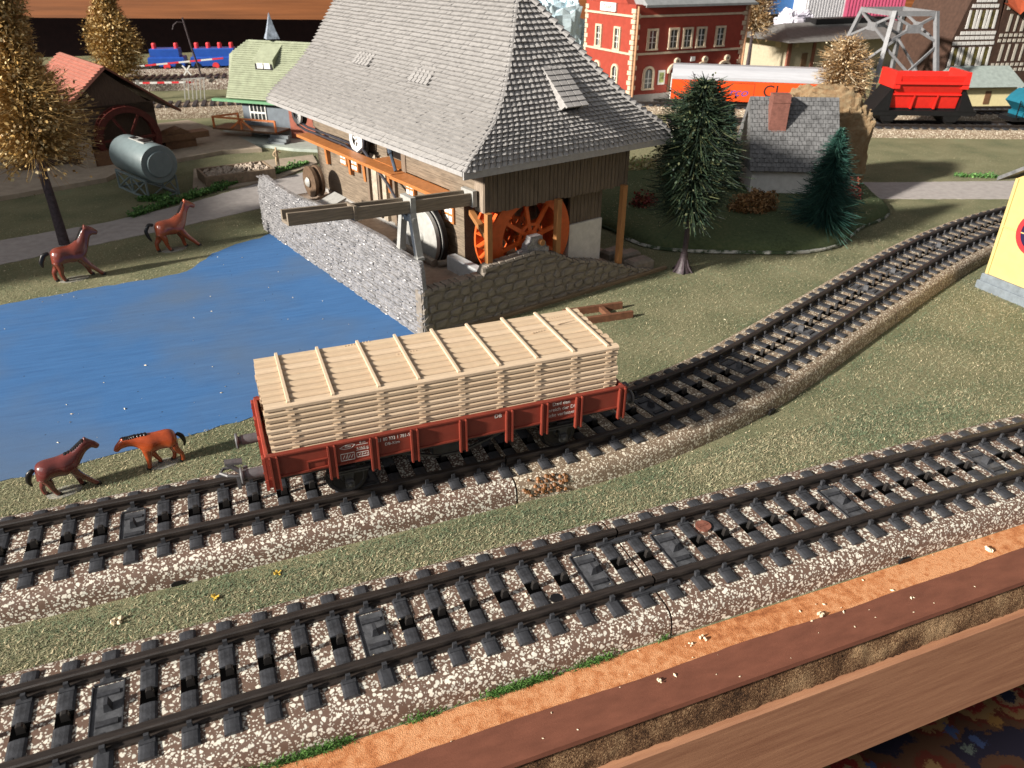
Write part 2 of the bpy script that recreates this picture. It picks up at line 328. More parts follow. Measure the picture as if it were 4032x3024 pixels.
# the layout table: chipboard edge, painted strip, rough board edge, fascia plank
tb = thing('layout_table', 'wooden layout table with orange chipboard edge, brown painted strip and plank front', 'table', (0, -2.6, 0))
M_CHIP = mix3('chipboard', [(.22, .07, .025), (.46, .18, .07), (.62, .31, .15), (.40, .14, .05)], 4.5, .75, .5, 40, spec=.2, pos=[.3, .45, .58, .7])
M_FIBRE = mix3('board_edge_fibre', [(.045, .024, .014), (.19, .10, .05), (.50, .33, .18)], 22., .9, 1., 34, spec=.15, dist=.14, pos=[.38, .5, .62])
M_PAINTB = mat('brown_paint', (.165, .062, .038), .5, .12, 1.2, .12, 22, .35, stretch=(1, 3, 3))
M_PLANK = mat('varnished_plank', (.40, .205, .115), .5, .22, 2.2, .16, 12, .3, col2=(.27, .125, .07), stretch=(.16, 2.4, 2.4))
m = MB(); m.box(-70, 130, -.74, .668, -1.0, 0.0)
m.build('chipboard', M_CHIP, tb)
g = random.Random(5); top = []; 
xs = [-70] + [-16 + .22 * i for i in range(220)] + [130]
e = [(x, -.05 + .05 * noise.noise((x * .35, 0, 0)) + .025 * noise.noise((x * 2.1, 4, 0))) for x in xs]
vs = [(x, y, .012) for x, y in e] + [(x, -.93, .012) for x in xs] + [(x, -.95, -.10) for x in xs] + [(x, -.75, -.11) for x in xs]; n = len(xs)
mm = MB(); mm.add(vs, [(n + i, n + i + 1, i + 1, i) for i in range(n - 1)] + [(2 * n + i, 2 * n + i + 1, n + i + 1, n + i) for i in range(n - 1)] + [(3 * n + i, 3 * n + i + 1, 2 * n + i + 1, 2 * n + i) for i in range(n - 1)]); mm.build('painted_strip', M_PAINTB, tb)
# rough fibre edge: a bumpy strip, receding under the top
vs = []; fs = []; nx = 420; nz = 9
for j in range(nz):
    for i in range(nx):
        x = -16 + i * .1; z = -.03 - j * .125
        y = -.82 - .10 * min(1, j / 5) + .025 * noise.noise((x * 2.3, z * 5, 1)) + .035 * noise.noise((x * 9, z * 12, 7)) - .006 * j
        vs.append((x, y, z))
fs = [(j * nx + i, (j + 1) * nx + i, (j + 1) * nx + i + 1, j * nx + i + 1) for j in range(nz - 1) for i in range(nx - 1)]
mm = MB(); mm.add(vs, fs); mm.build('board_edge', M_FIBRE, tb, smooth=True)
mm = MB(); mm.box(-70, 130, -1.12, -.86, -4.3, -1.04, ch=.05); mm.build('fascia_plank', M_PLANK, tb)
# carpet far below
def carpet_mat():
    m = bpy.data.materials.new('carpet_wool'); m.use_nodes = True; nt = m.node_tree; L = nt.links; b = nt.nodes['Principled BSDF']; b.inputs['Roughness'].default_value = .95; b.inputs['Specular IOR Level'].default_value = .05
    tc = nd(nt, 'ShaderNodeTexCoord')
    nz = nd(nt, 'ShaderNodeTexNoise', Scale=1.6, Detail=9., Roughness=.8); L.new(tc.outputs['Object'], nz.inputs['Vector'])
    ad = nd(nt, 'ShaderNodeVectorMath', operation='MULTIPLY_ADD'); ad.inputs[1].default_value = (2.6, 2.6, 0); L.new(nz.outputs['Color'], ad.inputs[0]); L.new(tc.outputs['Object'], ad.inputs[2])
    v = nd(nt, 'ShaderNodeTexVoronoi', Scale=.19, Randomness=.75); L.new(ad.outputs[0], v.inputs['Vector'])
    rp = nd(nt, 'ShaderNodeValToRGB'); rp.color_ramp.interpolation = 'CONSTANT'; L.new(v.outputs['Distance'], rp.inputs[0])
    st = [(0, (.012, .013, .024)), (.13, (.13, .085, .05)), (.19, (.10, .014, .012)), (.27, (.11, .066, .03)), (.36, (.05, .012, .008)), (.43, (.04, .02, .012)), (.55, (.010, .009, .016))]  # pattern colours lowered to paint in the shade below the table
    el = rp.color_ramp.elements
    while len(el) < len(st): el.new(.5)
    for i, (p, c) in enumerate(st): el[i].position = p; el[i].color = c4(c)
    v2 = nd(nt, 'ShaderNodeTexVoronoi', Scale=.8, Randomness=.9); L.new(ad.outputs[0], v2.inputs['Vector'])
    s2 = nd(nt, 'ShaderNodeSeparateColor'); L.new(v2.outputs['Color'], s2.inputs[0])
    g2 = nd(nt, 'ShaderNodeMath', operation='GREATER_THAN'); g2.inputs[1].default_value = .66; L.new(s2.outputs[0], g2.inputs[0])
    d2 = nd(nt, 'ShaderNodeMath', operation='LESS_THAN'); d2.inputs[1].default_value = .42; L.new(v2.outputs['Distance'], d2.inputs[0])
    mu = nd(nt, 'ShaderNodeMath', operation='MULTIPLY'); L.new(g2.outputs[0], mu.inputs[0]); L.new(d2.outputs[0], mu.inputs[1])
    cc = nd(nt, 'ShaderNodeValToRGB'); cc.color_ramp.interpolation = 'CONSTANT'; L.new(s2.outputs[1], cc.inputs[0]); ce = cc.color_ramp.elements; ce.new(.5); ce.new(.5)
    for i, (p, c) in enumerate([(0, (.08, .01, .01)), (.3, (.11, .06, .02)), (.55, (.05, .06, .055)), (.8, (.02, .03, .07))]): ce[i].position = p; ce[i].color = c4(c)
    mx = nd(nt, 'ShaderNodeMixRGB'); L.new(mu.outputs[0], mx.inputs[0]); L.new(rp.outputs[0], mx.inputs[1]); L.new(cc.outputs[0], mx.inputs[2]); L.new(mx.outputs[0], b.inputs['Base Color'])
    return m
m = MB(); m.box(-60, 90, -60, 60, -36, -35); m.build('carpet', carpet_mat(), kind='structure')

# grass flock: countless short fibres
GF = [mat('flock_olive', (.26, .24, .145), .9, .2, 5, spec=.15), mat('flock_green', (.14, .185, .11), .9, .2, 5, spec=.15), mat('flock_straw', (.55, .47, .30), .85, .15, 5, spec=.15), mat('flock_pale', (.37, .365, .235), .9, .2, 5, spec=.15)]
P = np.concatenate([scatter(-17, 16, 1.8, 4.2, 48000, 1), scatter(-20, -7, 7.4, 11.6, 18000, 2), scatter(-8, 30, 2.5, 24, 120000, 3), scatter(10, 36, 1.9, 12, 46000, 9),
                    scatter(-21, -4, 23.5, 36, 22000, 4), scatter(-24, 0, 34, 52, 9000, 5), scatter(22, 50, 12, 40, 12000, 6)])
P[:, 2] = .012
F = fibres(len(P), P, .105, .0105, .8, 11)
low = np.sin(P[:, 0] * .55 + 1.3 * np.sin(P[:, 1] * .4)) + np.sin(P[:, 1] * .9 + np.sin(P[:, 0] * .35) * 2) + .8 * np.sin(P[:, 0] * 1.7 + P[:, 1] * 1.1)
near = np.concatenate([np.min(np.linalg.norm(P[k:k + 20000, None, :2] - REAR_PTS[None, ::2], axis=2), axis=1) for k in range(0, len(P), 20000)])
gr = np.clip(.33 + .16 * low + .45 * (near < 2.5), .05, .92); rr = np.random.default_rng(3).uniform(0, 1, len(F)); r2 = np.random.default_rng(4).uniform(0, 1, len(F))
ix = np.where(rr < gr, 1, np.where(r2 < .55, 0, np.where(r2 < .83, 3, 2)))
keep = (near > 2.35) | (r2 > .55); F = F[keep]; ix = ix[keep]
quads('grass_flock', F, GF, kind='stuff', idx=ix)
# loose crumbs of sawdust everywhere
g = np.random.default_rng(21)
Q = np.concatenate([np.stack([g.uniform(-14, 30, 130), g.uniform(1.9, 15, 130), np.full(130, .02)], 1), np.stack([g.uniform(-20, 0, 60), g.uniform(9, 26, 60), np.full(60, .03)], 1),
                    np.stack([g.uniform(-9, 14, 46), g.uniform(-3.4, -1.95, 46), np.full(46, .02)], 1), np.stack([g.uniform(-9, 12, 60), g.uniform(-1.5, 1.5, 60), np.full(60, .67)], 1), np.stack([g.uniform(-18, -6, 40), g.uniform(24, 33, 40), np.full(40, .02)], 1)])
n = len(Q); s = g.uniform(.010, .026, n) * g.choice([1, 1, 1, 1.8], n); a = g.uniform(0, 2 * PI, n)
tri = []
for i in range(n):
    c = Q[i]; k = s[i]; ca, sa = math.cos(a[i]), math.sin(a[i])
    pts = [(k * 1.5 * ca, k * 1.5 * sa, 0), (-k * .7 * sa, k * .7 * ca, .0), (-k * 1.3 * ca, -k * 1.1 * sa, k * .3), (k * .6 * sa, -k * .6 * ca, 0), (0, 0, k * .8)]
    pts = [c + np.array(p) for p in pts]
    for u, v in ((0, 1), (1, 2), (2, 3), (3, 0)): tri.append([pts[u], pts[v], pts[4]])
quads('sawdust_crumbs', np.array(tri), M_CREAMCHIP, kind='stuff')

# green flock stuck along the foot of the front track
g = np.random.default_rng(31); k = 5200; x = g.uniform(-9.5, -.15, k); x = x[(np.sin(x * 1.3) + np.sin(x * 3.1 + 1) + g.normal(0, .5, k)) > .1]
P = np.stack([x, -1.90 - g.uniform(0, .10, len(x)), np.abs(g.normal(0, .09, len(x)))], 1)
quads('green_flock', fibres(len(P), P, .11, .011, 1.1, 12), [mat('flock_deep_green', (.05, .13, .025), .9, .3, 5, spec=.15), mat('flock_grass_green', (.10, .20, .05), .9, .3, 5, spec=.15)], kind='stuff', idx=g.integers(0, 2, len(P)))
# ---------------------------------------------------------------- track: ballast bed, rails, sleepers with centre studs
PITCH = .7511
def frame_at(path, i):
    t = (path[min(i + 1, len(path) - 1)] - path[max(i - 1, 0)]).normalized(); return t, Vector((-t.y, t.x, 0))
def sweep(m, path, prof, closed_ends=True, jit=0., seed=0, mi=0):
    k = len(prof); vs = []; r = random.Random(seed)
    for i, p in enumerate(path):
        t, nrm = frame_at(path, i)
        for a, z in prof:
            j = jit if 0 < z else 0
            vs.append(p + nrm * (a + r.uniform(-j, j)) + Vector((0, 0, z + r.uniform(-j, j) * .5)))
    fs = [(i * k + j, i * k + j + 1, (i + 1) * k + j + 1, (i + 1) * k + j) for i in range(len(path) - 1) for j in range(k - 1)]
    fs = [f[::-1] for f in fs]
    if closed_ends: fs += [tuple(range(k)), tuple(range((len(path) - 1) * k + k - 1, (len(path) - 1) * k - 1, -1))]
    m.add(vs, fs, mi)
BED = [(-1.89, 0), (-1.88, .05), (-1.86, .32), (-1.80, .50), (-1.70, .59), (-1.56, .635), (-1.2, .655), (-.6, .66), (0, .66), (.6, .66), (1.2, .655), (1.56, .635), (1.70, .59), (1.80, .50), (1.86, .32), (1.88, .05), (1.89, 0)]
def railprof(c): return [(c - .14, .65), (c - .14, .715), (c - .06, .735), (c - .055, .82), (c - .095, .845), (c - .095, .925), (c - .065, .95), (c + .065, .95), (c + .095, .925), (c + .095, .845), (c + .055, .82), (c + .06, .735), (c + .14, .715), (c + .14, .65)]
RC = .905
# one sleeper: two rounded halves either side of the stud hole, small rail clips
def sleeper_mesh(half=1.47, w=.335):
    m = MB()
    sec = [(-w / 2, .62), (-w / 2, .69), (-w * .36, .712), (-w * .15, .722), (w * .15, .722), (w * .36, .712), (w / 2, .69), (w / 2, .62)]
    for a, b in ((-half, -.19), (.19, half)): m.prism(sec, (a, b), 'y')
    m.box(-w / 2 + .005, w / 2 - .005, -.19, .19, .62, .676, 1)
    for s in (-1, 1):
        for c in (s * RC - .135, s * RC + .135):
            d = 1 if c > s * RC else -1
            m.prism([(-.055, .70), (.055, .70), (.045, .875), (-.045, .875)], (c - .01 if d > 0 else c - .055, c + .055 if d > 0 else c + .01), 'y')
            m.box(-.14, .14, min(c, c + d * .12), max(c, c + d * .12), .70, .745)
    me = bpy.data.meshes.new('sleeper'); me.from_pydata(m.v, [], m.f); me.materials.append(M_SLEEP); me.materials.append(mat('hole_black', (.002, .002, .002), .9, .1, 4, spec=.0)); me.polygons.foreach_set('material_index', m.mi); me.update(); return me
def stud_mesh():
    m = MB(); m.prism([(-.05, .66), (.12, .66), (.105, .85), (.08, .885), (.0, .885), (-.03, .85)], (-.05, .05), 'y')
    me = bpy.data.meshes.new('contact_stud'); me.from_pydata(m.v, [], m.f); me.materials.append(mat('stud_metal', (.022, .020, .019), .35, .2, 6, spec=.5)); me.update(); return me
def hatch_mesh():
    m = MB(); w = .29
    m.box(-w, w, -.6, .6, .64, .668, 3)
    for s in (-1, 1):
        m.box(s * w - .012, s * w + .012, -.62, .62, .64, .70, 0); m.box(-w + .02, w - .02, s * .64 - .02, s * .64 + .02, .64, .71, 0)
        m.prism([(-.17, .62), (-.17, .69), (-.1, .72), (.1, .72), (.17, .69), (.17, .62)], (s * .66 if s > 0 else -1.47, 1.47 if s > 0 else -.66), 'y')
        for c in (s * RC - .135, s * RC + .135):
            m.box(-.05, .05, c - .04, c + .04, .70, .86)
    m.prism([(-.06, .66), (.10, .66), (.05, .885), (-.02, .885)], (-.10, .10), 'y')
    m.box(-.2, .22, .30, .40, .66, .715); m.box(-.18, .22, -.44, -.32, .66, .72); m.tube([(-.2, -.12, .77), (.18, -.12, .77)], .075, 8, 2) if False else None
    me = bpy.data.meshes.new('contact_hatch'); me.from_pydata(m.v, [], m.f)
    for q in (M_SLEEP, M_BLACK, M_GREYPL, mat('hatch_floor', (.075, .078, .085), .45, .3, 5, .1, 30)): me.materials.append(q)
    me.polygons.foreach_set('material_index', m.mi); me.update(); return me
ME_S, ME_T, ME_H = sleeper_mesh(), stud_mesh(), hatch_mesh()
def track(path, s0, s1, label, M, jit, hatches=(), seed=1, group='model railway track sections', off=.5, gapS=.03):
    """path: even .25 cm points; s0..s1 arc length of this section; sleepers at (k+off)*PITCH from s0"""
    st = .25; i0 = int(round(s0 / st)); i1 = int(round(s1 / st)); seg = path[i0:i1 + 1]
    base = seg[len(seg) // 2]; root = thing('track_section', label, 'train track', (base.x, base.y, 0), 0, group)
    loc = [p - Vector((base.x, base.y, 0)) for p in seg]
    t0, _ = frame_at(loc, 0); loc[0] = loc[0] + t0 * gapS; t1, _ = frame_at(loc, len(loc) - 1); loc[-1] = loc[-1] - t1 * gapS
    m = MB(); sweep(m, loc, BED, jit=jit, seed=seed); o = m.build('ballast_bed', M, root, smooth=True)
    for s in (-1, 1):
        m = MB(); sweep(m, loc, railprof(s * RC)); m.build('rail', M_RAIL, root)
    n = int((s1 - s0) / PITCH - off + .999)
    for k in range(n):
        s = (k + off) * PITCH / st; i = min(int(s), len(loc) - 2); p = loc[i].lerp(loc[i + 1], s - i); t, _ = frame_at(loc, i); a = math.atan2(t.y, t.x)
        if k in hatches:
            ob('contact_hatch', ME_H, root, (p.x, p.y, 0), (0, 0, a))
        else:
            sl = ob('sleeper', ME_S, root, (p.x, p.y, 0), (0, 0, a)); ob('contact_stud', ME_T, sl)
    return root
FP = catmull(FRONT_C, .25); i_joint = min(range(len(FP)), key=lambda i: abs(FP[i].x)); L0 = i_joint * .25
NS = 24; LEN = NS * PITCH
# sections of the front track; the joint between them lies at X = 0
JL = round((L0 - LEN) / .25) * .25
f_l = track(FP, JL, L0, 'front track section left of the wide rail joint, on a cream flecked bed', M_BALL, .0, (22, 15, 8, 2), 1, off=.5 + ((L0 - JL) - LEN) / PITCH)
f_r = track(FP, L0, L0 + round(LEN * 1.2 / .25) * .25, 'front track section on the right, carrying a small copper disc', M_BALL, .0, (1, 8, 15), 2)
f_ll = track(FP, max(0, JL - 18), JL, 'front track section cut off by the lower left corner of the photo', M_BALL, .0, (), 3)
for sx in (-1, 1):      # rail joiners at the joint
    m = MB(); m.box(-.62, .62, sx * RC - .24, sx * RC - .13, .70, .78); m.box(-.62, .62, sx * RC + .13, sx * RC + .2, .70, .77)
    r0 = f_r.location; o = m.build('rail_joiner', M_SLEEP, f_r, loc=(-r0.x, -r0.y, 0))
RP = catmull(REAR_C, .25); iJ = min(range(len(RP)), key=lambda i: (RP[i] - Vector((-1.55, 5.72, 0))).length); R0 = iJ * .25
iK = min(range(len(RP)), key=lambda i: (RP[i] - Vector((17.0, 11.05, 0))).length); R1 = iK * .25
iE = min(range(len(RP)), key=lambda i: (RP[i] - Vector((44.0, 17.75, 0))).length); R2 = iE * .25
r_l = track(RP, R0 - 24.5, R0, 'straight rear track section under the left half of the timber wagon beside the pond horses', M_BALL, .0, (19, 14, 27), 4)
r_m = track(RP, R0, R1, 'curved rear track section running from the timber wagon up the lawn, grainy brown bed', M_BALL2, .008, (7, 13, 19), 5)
r_r = track(RP, R1, R2, 'far curved track section bending away to the right behind the yellow building', M_BALL2, .008, (1, 5, 12), 6)
# rust coloured patch of bare plastic gravel on the curved bed, just right of the joint
def notch(root, x, y, nx, ny, w, h):
    m = MB(); t = Vector((nx, ny, 0)); n = Vector((-ny, nx, 0)); b = Vector((x, y, 0)) - root.location
    q = [(-w, .0), (w, 0), (w, h * .6), (w * .6, h), (-w * .6, h), (-w, h * .6)]
    vs = [b + t * a + n * d + Vector((0, 0, z)) for d in (-.02, .05) for a, z in q]; k = len(q)
    m.add(vs, [tuple(range(k)), tuple(range(2 * k - 1, k - 1, -1))] + [(i, i + k, (i + 1) % k + k, (i + 1) % k) for i in range(k)]); m.build('clip_notch', M_BLACK, root)
notch(r_l, -10.4, 5.72 - 1.885, 1, 0, .17, .13); notch(r_m, 8.35, 5.27, .93, .36, .2, .16); notch(f_r, 6.9, -1.93, 1, 0, .2, .14)
m = MB(); g = random.Random(8)
for i in range(90):
    a = g.uniform(0, 1.45); z = g.uniform(.06, .62); e = abs(a - .7) / .75
    if g.random() < e * .7: continue
    r = g.uniform(.05, .085); x = -1.35 + a; y = 5.72 - 1.86 + max(0, z - .3) * .42
    m.lathe([(1e-3, -r * .4), (r, 0), (r * .55, r * .7), (1e-3, r * .95)], (x, y - .01, z), 'z', 6)
r0 = r_m.location; m.build('rusty_gravel', mat('rust_brown', (.20, .085, .025), .5, .35, 9, .2, 30), r_m, loc=(-r0.x, -r0.y, 0), kind='stuff')
m = MB(); m.cyl((0, 0, .03), .2, .06, 'z', 20); m.box(-.12, .12, -.015, .015, .058, .075)
tag(m.build('copper_disc', mat('copper', (.25, .10, .07), .5, .3, 8, .2, 40, metal=.2), loc=(2.28, .42, .705)), 'small round copper disc lying between sleepers of the front track', 'disc')
m = MB(); m.lathe([(.15, .0), (.17, .012), (.2, .012), (.205, 0)], (0, 0, 0), 'z', 20); m.cyl((0, 0, .004), .15, .008, 'z', 20, 1)
tag(m.build('screw_hole', [M_BALL, M_BLACK], loc=(-2.25, -.46, .655)), 'round dark screw hole in the ballast of the front track left of the joint', 'hole')
# crumbs of sawdust big enough to see one by one
def crumb(x, y, z, s, seed, label):
    r = random.Random(seed); m = MB()
    for i in range(6):
        c = (r.uniform(-.6, .6) * s, r.uniform(-.6, .6) * s, r.uniform(.2, .7) * s); q = s * r.uniform(.25, .5)
        m.lathe([(1e-3, -q * .6), (q, -q * .1), (q * .6, q * .6), (1e-3, q * .8)], c, r.choice('xyz'), 5)
    tag(m.build('sawdust_crumb', M_CREAMCHIP, loc=(x, y, z)), label, 'crumb', 'pale crumbs of sawdust')
crumb(.62, -2.23, .0, .10, 1, 'larger of two pale crumbs on the orange chipboard below the rail joint')
crumb(.28, -2.26, .0, .07, 2, 'smaller of two pale crumbs on the orange chipboard below the rail joint')
crumb(-.9, -2.9, .015, .08, 3, 'pale crumb on the brown painted strip in the middle of the table edge')
crumb(-11.75, 3.05, .0, .16, 4, 'tall pale crumb on the grass between the tracks at the left')
crumb(7.9, 2.1, .0, .14, 5, 'pale crumb on the grass just behind the front track at the right')
crumb(3.6, -2.62, .0, .12, 6, 'pale crumb at the seam of chipboard and brown strip toward the right')
crumb(9.3, -2.35, .0, .16, 7, 'grey crumb stuck on the chipboard at the far right of the table edge')

M_TUFT = mat('yellow_tuft', (.62, .42, .06), .8, .2, 8)
for x, y, lb in ((-9.6, 3.05, 'left of two tiny yellow tufts on the grass strip between the tracks'), (-8.1, 3.35, 'right of two tiny yellow tufts on the grass strip between the tracks')):
    r = random.Random(int(x * 10)); m = MB()
    for i in range(9): a = r.uniform(0, 6.28); m.bar((0, 0, .02), (.1 * math.cos(a), .1 * math.sin(a), r.uniform(.03, .09)), .03, .02)
    tag(m.build('yellow_tuft', M_TUFT, loc=(x, y, .01)), lb, 'tuft', 'tiny yellow tufts')

# ---------------------------------------------------------------- timber wagon
M_RED = mat('wagon_red', (.20, .036, .022), .38, .10, 3, .06, 30, .5)
M_RED_SUNLIT = mat('wagon_red_sunlit', (.30, .05, .03), .4, .10, 3, .06, 30, .5)  # brighter red puts the sunlight on the left end into its colour
M_CHAS = mat('chassis_grey', (.05, .05, .05), .45, .25, 4, .1, 20, .45)
M_BUFF = mat('buffer_grey', (.10, .10, .105), .45, .2, 4, .1, 20, .45)
wag = thing('timber_wagon', 'dark red low sided model goods wagon on the rear track carrying a timber stack', 'wagon', (-3.01, 5.7, 0))
HX, HY = 4.91, 1.5
for s, nm in ((-1, 'near'), (1, 'far')):
    m = MB(); y0, y1 = (-HY, -HY + .12) if s < 0 else (HY - .12, HY)
    m.box(-HX + .02, HX - .02, y0, y1, 2.28, 2.95, ch=.025)
    yo = y0 if s < 0 else y1
    m.box(-HX + .02, HX - .02, min(yo, yo + s * .03), max(yo, yo + s * .03), 2.28, 2.33); m.box(-HX + .02, HX - .02, min(yo, yo + s * .035), max(yo, yo + s * .035), 2.90, 2.945)
    sw = m.build('side_wall', M_RED, wag)
    for x in (-4.72, -3.34, -2.28, -1.23, .08, 1.38, 2.41, 3.44, 4.78):
        q = MB(); w = .10
        for dx in (-w + .02, w - .02): q.box(x + dx - .022, x + dx + .022, min(yo, yo + s * .11), max(yo, yo + s * .11), 1.95, 2.93, ch=.012)
        q.box(x - w + .02, x + w - .02, min(yo, yo + s * .04), max(yo, yo + s * .04), 1.96, 2.92)
        q.build('stake', M_RED, sw)
    if s < 0:
        q = MB(); q.box(-3.95, -3.45, yo - .05, yo, 2.33, 2.36); q.box(-3.95, -3.45, yo - .04, yo, 2.56, 2.59); q.box(-3.95, -3.92, yo - .04, yo, 2.36, 2.56); q.box(-3.9, -3.52, yo - .012, yo, 2.38, 2.55); q.build('tread_plate', M_RED, sw)
for s in (-1, 1):
    m = MB(); m.box(min(s * HX, s * (HX - .1)), max(s * HX, s * (HX - .1)), -HY + .02, HY - .02, 2.0, 2.93, ch=.02)
    m.box(min(s * HX, s * (HX + .05)), max(s * HX, s * (HX + .05)), -HY + .0, HY, 1.95, 2.28, ch=.02)
    for y in (-1.40, -.5, .5, 1.40): m.box(min(s * HX, s * (HX + .07)), max(s * HX, s * (HX + .07)), y - .09, y + .09, 1.95, 2.9, ch=.015)
    for y in (-1.40, 1.40):
        for z in (2.15, 2.42, 2.69): m.cyl((s * (HX + .075), y, z), .022, .02, 'x', 8)
    m.build('end_wall', M_RED_SUNLIT if s < 0 else M_RED, wag)
    for y in (-.83, .83):
        b = MB(); b.lathe([(1e-3, 0), (.14, 0), (.14, .45), (.115, .45), (.115, .53), (.21, .53), (.22, .57), (.19, .60), (1e-3, .61)], (0, 0, 0), 'x', 16)
        o = b.build('buffer', M_BUFF, wag, smooth=True, loc=(s * (HX + .03), y, 2.10)); o.rotation_euler = (0, 0, 0 if s > 0 else PI)
    c = MB(); x = s * HX
    def X(a): return x + s * a
    c.bar((X(-.3), 0, 1.62), (X(.62), 0, 1.60), .16, .07); c.bar((X(.5), -.22, 1.64), (X(.5), .22, 1.64), .12, .10)
    c.tube([(X(.35), -.16, 1.66), (X(.7), -.2, 1.68), (X(.95), -.16, 1.72), (X(1.12), .02, 1.72), (X(1.05), .2, 1.72), (X(.8), .24, 1.70)], .042, 6)
    c.bar((X(.62), .05, 1.62), (X(.95), .05, 1.98), .07, .10); c.bar((X(.55), .05, 1.95), (X(.98), .05, 2.0), .22, .06); c.bar((X(.72), 0, 1.6), (X(.72), 0, 1.15), .06, .09)
    c.build('coupling', M_BUFF, wag)
m = MB(); m.box(-HX + .05, HX - .05, -HY + .1, HY - .1, 2.2, 2.3); m.build('floor', M_RED, wag)
m = MB()
for y in (-.98, .98): m.box(-HX + .1, HX - .1, y - .07, y + .07, 1.9, 2.21)
m.box(-HX + .1, HX - .1, -.5, .5, 1.75, 2.2)
for x in (-1.5, 1.3): m.bar((x, -1.0, 1.9), (x + (1.1 if x < 0 else -1.1), -1.0, 1.55), .06)
m.bar((-.6, -1.0, 1.56), (.4, -1.0, 1.56), .06); m.box(-.55, .3, -.8, .8, 1.4, 1.75); m.build('underframe', M_CHAS, wag)
for x in (-2.93, 3.2):
    for y in (-1.12, 1.12):
        s = 1 if y > 0 else -1; a = MB()
        a.prism([(x - .20, 1.95), (x + .20, 1.95), (x + .11, 1.6), (x + .10, 1.3), (x - .10, 1.3), (x - .11, 1.6)], (y - .04, y + .04), 'y')
        a.box(x - .11, x + .11, min(y, y + s * .12), max(y, y + s * .12), 1.3, 1.54, ch=.04); a.lathe([(1e-3, s * .18), (.06, s * .16), (.085, s * .10)], (x, y, 1.42), 'y', 10)
        for k in range(2): a.bar((x - .55 + .04 * k, y + s * .08, 1.86 - .07 * k), (x + .55 - .04 * k, y + s * .08, 1.86 - .07 * k), .09, .05)
        a.build('axle_guard', M_CHAS, wag)
    ax = MB(); ax.cyl((0, 0, 0), .06, 2.3, 'y', 10); axo = ax.build('wheelset', M_CHAS, wag, loc=(x, 0, 1.42))
    for y in (-.82, .82):
        w = MB(); s = -1 if y < 0 else 1
        w.lathe([(.06, -.07), (.16, -.09), (.20, -.05), (.40, -.05), (.43, -.08), (.495, -.08), (.50, .05), (.57, .07), (.57, .10), (.06, .10)], (0, 0, 0), 'y', 28)
        o = w.build('wheel', M_BLACK, axo, smooth=True, loc=(0, y, 0)); o.rotation_euler = (0, 0, 0 if s < 0 else PI)
M_LETTER = mat('white_print', (.62, .60, .55), .6, .15, 14)
yL = -HY - .004
def lab(b, x, z, s, **k): return text('lettering', b, s, M_LETTER, wag, face_M((x, yL, z), (1, 0, 0)), ext=.002, **k)
lab('Darf den', 2.93, 2.80, .15); lab('Bereich der DB', 2.93, 2.63, .15); lab('nicht verlassen', 2.93, 2.46, .15)
lab('DB', 1.08, 2.79, .16); lab('21 80 323 1 781-9', -1.75, 2.77, .145, sx=.8); lab('DB-Klm', -1.8, 2.62, .12)
lab('8 m', -2.55, 2.83, .10); lab('4-16,0 m', -2.56, 2.67, .085)
m = MB()
def seg(a, b, w=.012): m.bar((a[0], yL, a[1]), (b[0], yL, b[1]), .004, w)
hx = [(-3.13, 2.76), (-3.0, 2.82), (-2.84, 2.84), (-2.74, 2.80), (-2.84, 2.72), (-3.0, 2.71)]
for a, b in zip(hx, hx[1:] + hx[:1]): seg(a, b)
seg((-2.72, 2.77), (-2.42, 2.77)); seg((-2.72, 2.62), (-2.40, 2.62)); seg((-2.45, 2.645), (-2.40, 2.62)); seg((-2.45, 2.595), (-2.40, 2.62))
for x0, x1 in ((-3.12, -2.78), (-2.72, -2.42)):
    z0, z1 = (2.38, 2.58) if x1 < -2.7 else (2.41, 2.54)
    seg((x0, z0), (x1, z0), .02); seg((x0, z1), (x1, z1), .02); seg((x0, z0), (x0, z1)); seg((x1, z0), (x1, z1)); seg(((x0 + x1) / 2, z0), ((x0 + x1) / 2, z1), .01)
    for k in range(4): seg((x0 + .05 + .07 * k, z0 + .05), (x0 + .10 + .07 * k, z1 - .05), .016)
m.build('data_panel', M_LETTER, wag); text('lettering', 'Kbs', .10, M_LETTER, wag, face_M((-2.93, yL, 2.775), (1, 0, 0)), ext=.002, shear=.3)

# timber stack: planks laid in layers with thin battens between
M_TIMB = [mat('timber_a', (.57, .44, .30), .55, .06, 5, .18, 30, .3, stretch=(1, 6, 6)), mat('timber_b', (.55, .415, .28), .55, .06, 5, .18, 30, .3, stretch=(1, 6, 6)), mat('timber_c', (.60, .465, .325), .55, .05, 5, .18, 30, .3, stretch=(1, 6, 6))]
tim = thing('timber_stack', 'stack of pale sawn planks with cross battens lying in the red wagon', 'timber', (-3.01, 5.79, 2.3))
TX, TY = 4.735, 1.40; NL = 12; PZ = .1555; NB = 9; bw = 2 * TY / NB
def plank_mesh(i):
    r = random.Random(i); m = MB(); h = .128; w = bw / 2 - .033; a = -TX + r.uniform(-.015, .03); b = TX + r.uniform(-.05, .01)
    sec = [(-w, .0), (w, 0), (w + .008, h - .05), (w - .02, h - .015), (w - .06, h), (-w + .06, h), (-w + .02, h - .015), (-w - .008, h - .05)]
    m.prism(sec, (a, b), 'x'); me = bpy.data.meshes.new('plank'); me.from_pydata(m.v, [], m.f); me.materials.append(M_TIMB[i % 3]); me.update(); return me
PM = [plank_mesh(i) for i in range(12)]; g = random.Random(4)
for l in range(NL):
    for b in range(NB):
        if l < NL - 1 and 0 < b < NB - 1: continue       # hidden core of the stack below the wagon side
        ob('plank', PM[g.randrange(12)], tim, (g.uniform(-.015, .015), -TY + bw * (b + .5) + g.uniform(-.006, .006), l * PZ), (0, 0, 0))
